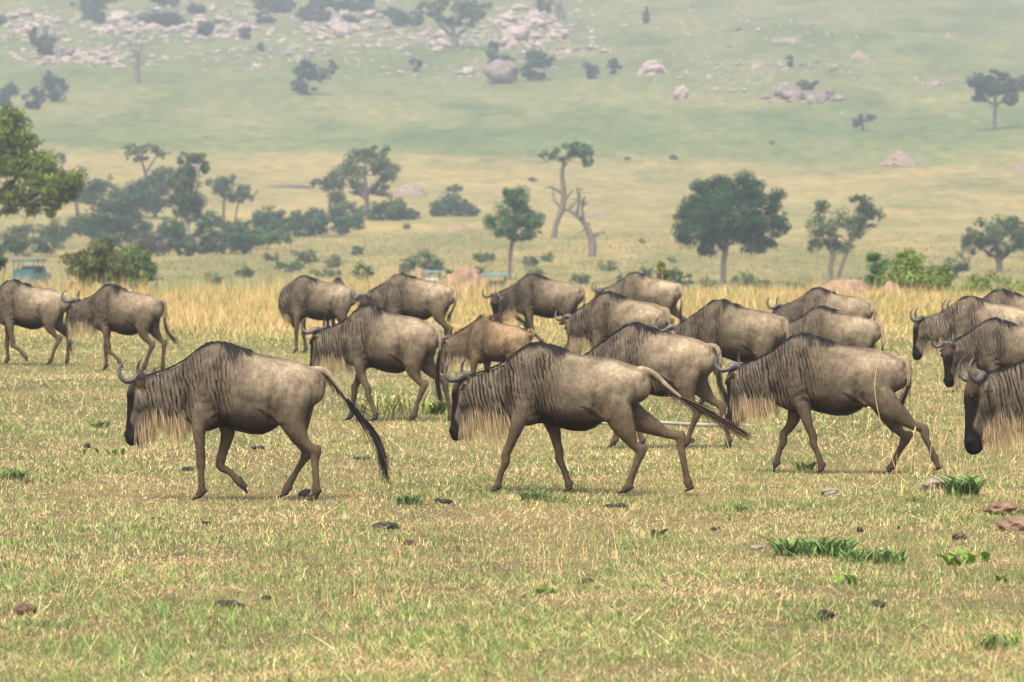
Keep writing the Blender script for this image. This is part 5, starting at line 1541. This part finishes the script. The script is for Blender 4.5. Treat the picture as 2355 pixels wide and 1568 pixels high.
# ------------------------------------------------------------------ the herd
def herd():
    W = wildebeest
    W('leading front wildebeest at the left, foreleg lifted, black tail streaming behind', 221, 498, 1.0, 8, 'one', (12, 0, 0), 'stream', voxel=.010, ears=['up', 'up'], seed=1, dens=1.2)
    W('second front wildebeest with dark brindled neck and tail flying out to the right', 541, 494, .955, 8, 'two', (15, 0, 0), 'fly', voxel=.010, sx=1.12, seed=2, dens=1.2, S=dict(stripe=1.2, beardlen=1.2, tantip=.3, neckmane=1.8, brush=.3))
    W('grey striped third front wildebeest with its tail tucked against its rump', 806, 471, .97, 12, 'three', (27, 2, 2), 'tuck', voxel=.010, sx=1.13, seed=3, dens=1.2, S=dict(stripe=1.1), tint=.92)
    W('close wildebeest cut by the right edge, only its bowed dark head in view', 1074, 520, 1.06, 18, 'stand', (-26, -2, 6), 'hang', voxel=.010, seed=4, dens=1.2, S=dict(stripe=1.0, horn=.95))
    W('wildebeest walking away behind the leading one, tail hanging straight down over its hind leg', 371, 421, 1.0, 26, 'walk', (14, -2, 0), 'hang', voxel=.012, seed=5, dens=.8)
    W('wildebeest just behind the second front one, bright rump and tail kicked low', 637, 447, .96, 26, 'walk', (14, 16, 6), 'kick', voxel=.012, seed=6, dens=.8, sx=1.05, tint=1.05)
    W('young light brown calf with bristling mane and short tail hooked over its back', 487, 400, .82, 22, 'walk_b', (18, 6, -8), 'hook', voxel=.012, sx=.84, seed=7, dens=.6, S=dict(calf=1, brush=1.3, horn=.62, stripe=.4, hump=-.02, thin=.07, male=0, neckmane=1.7), tint=1.0, beard=.5)
    W('leftmost back-row wildebeest of the middle group, head hidden behind its steep shoulder', 306, 351, 1.0, 2, 'stand', (165, 4, 0), 'hang', voxel=.014, seed=8, dens=.4)
    W('pale grey back-row wildebeest facing the viewer, right of the one with hidden head', 403, 354, 1.02, 10, 'stand', (-68, 6, 14), 'tuck', voxel=.014, seed=9, dens=.5, tint=1.12)
    W('dark wildebeest of the back row looking at the viewer, black tail hanging low', 534, 351, .99, 14, 'walk_c', (-52, 8, 8), 'hang', voxel=.014, seed=10, dens=.5, tint=.85, S=dict(stripe=1.2))
    W('tan wildebeest farthest back above the middle of the herd, both horns raised', 637, 343, .98, 22, 'walk', (-30, 4, 4), 'hang', voxel=.014, seed=11, dens=.5, tint=1.15, S=dict(stripe=.5))
    W('wildebeest below the tan one, black hump hair and one ear sticking left', 610, 389, .98, 24, 'stand', (44, 6, 8), 'hang', voxel=.013, seed=12, dens=.6)
    W('wildebeest with wide spread horns behind the bright-rumped one', 722, 405, 1.0, 26, 'walk', (30, 8, 6), 'hang', voxel=.013, seed=13, dens=.6, tint=.9, S=dict(horn=1.12))
    W('smooth grey-brown wildebeest of the back row in front of the rounded pinkish mound', 820, 372, .93, 18, 'walk_b', (8, 0, 0), 'hang', voxel=.014, seed=14, dens=.5, S=dict(stripe=.6))
    W('young wildebeest with brown bristling mane right behind the third front one', 822, 398, .88, 14, 'stand', (-24, -10, -14), 'hang', voxel=.013, seed=15, dens=.6, S=dict(brush=.7, hump=-.02, stripe=.6), tint=1.05)
    W('rearmost wildebeest at the right edge with thick black neck hair', 1003, 385, .99, 6, 'walk', (10, 0, 0), 'hang', voxel=.014, seed=16, dens=.6, sx=1.05)
    W('pale-backed wildebeest at the right edge between two others', 972, 396, .94, 6, 'walk_b', (8, 2, 0), 'hang', voxel=.014, seed=17, dens=.5, tint=1.2)
    W('wildebeest at the right edge facing the viewer with black muzzle and wispy beard', 997, 417, .87, 4, 'walk_c', (-48, 6, 4), 'hang', voxel=.012, seed=18, dens=.7, S=dict(stripe=1.1))
    W('wildebeest at the left edge with its head outside the picture', 15, 366, .99, 12, 'walk_c', (14, 0, 0), 'hang', voxel=.013, seed=19, dens=.6, tint=1.08)
    W('wildebeest second from the left edge, curled horns, tail swinging to the right', 112, 371, .98, 24, 'walk_c', (14, -8, -4), 'kick', voxel=.013, seed=20, dens=.6, tint=.93)
    W('wildebeest almost hidden behind the back row, only dark horn tips showing', 338, 346, .93, 95, 'stand', (0, 0, 0), 'hang', voxel=.018, seed=21, dens=.2)


herd()

ORD = ['first', 'second', 'third', 'fourth', 'fifth', 'sixth', 'seventh', 'eighth', 'ninth', 'tenth', 'eleventh', 'twelfth', 'thirteenth', 'fourteenth', 'fifteenth', 'sixteenth', 'seventeenth', 'eighteenth', 'nineteenth', 'twentieth', 'twenty-first', 'twenty-second',
       'twenty-third', 'twenty-fourth', 'twenty-fifth', 'twenty-sixth', 'twenty-seventh', 'twenty-eighth', 'twenty-ninth', 'thirtieth']
groups = {}
for o in SC.objects:
    if o.get('group') and not o.parent: groups.setdefault(o['group'], []).append(o)
for g, tx in (('low bushes in the hollow behind the meadow', 'low half-faded bush in the hollow behind the herd, %s from the left'), ('scrub crowding the top left of the hill', 'blue-green scrub along the top left of the hill, %s from the left'),
              ('long yellow grass stems on the plain', 'long yellow grass stem in the dry stalks, %s from the left')):
    for i, o in enumerate(sorted(groups.get(g, []), key=lambda q: q.location.x / q.location.y)):
        o['label'] = tx % ORD[i]
for g, L_ in groups.items():
    if L_[0]['category'] == 'boulder' and len(L_) <= 30:
        for i, o in enumerate(sorted(L_, key=lambda q: q.location.x / q.location.y)):
            o['label'] = '%s from left, %s' % (ORD[i], g)

# ------------------------------------------------------------------ haze
mh = bpy.data.materials.new('haze'); mh.use_nodes = True
nt = mh.node_tree
nt.nodes.remove(nt.nodes['Principled BSDF'])
pv = nt.nodes.new('ShaderNodeVolumePrincipled')
pv.inputs['Color'].default_value = (.78, .87, .93, 1)
pv.inputs['Density'].default_value = .00039
pv.inputs['Anisotropy'].default_value = .2
nt.links.new(pv.outputs[0], nt.nodes['Material Output'].inputs['Volume'])
zlo, zhi = float(GZ.min()) - 1.0, float(GZ.max()) + 25.0
bm = bmesh.new(); bmesh.ops.create_cube(bm, size=1.0)
for v in bm.verts:
    v.co = (v.co.x * 5200, v.co.y * 3860 + 1770, zlo + (v.co.z + .5) * (zhi - zlo))
me = bpy.data.meshes.new('haze'); bm.to_mesh(me); bm.free(); me.materials.append(mh)
tag(link(bpy.data.objects.new('haze', me)), 'pale even haze in the air over the plain and the hill', 'haze', kind='stuff')
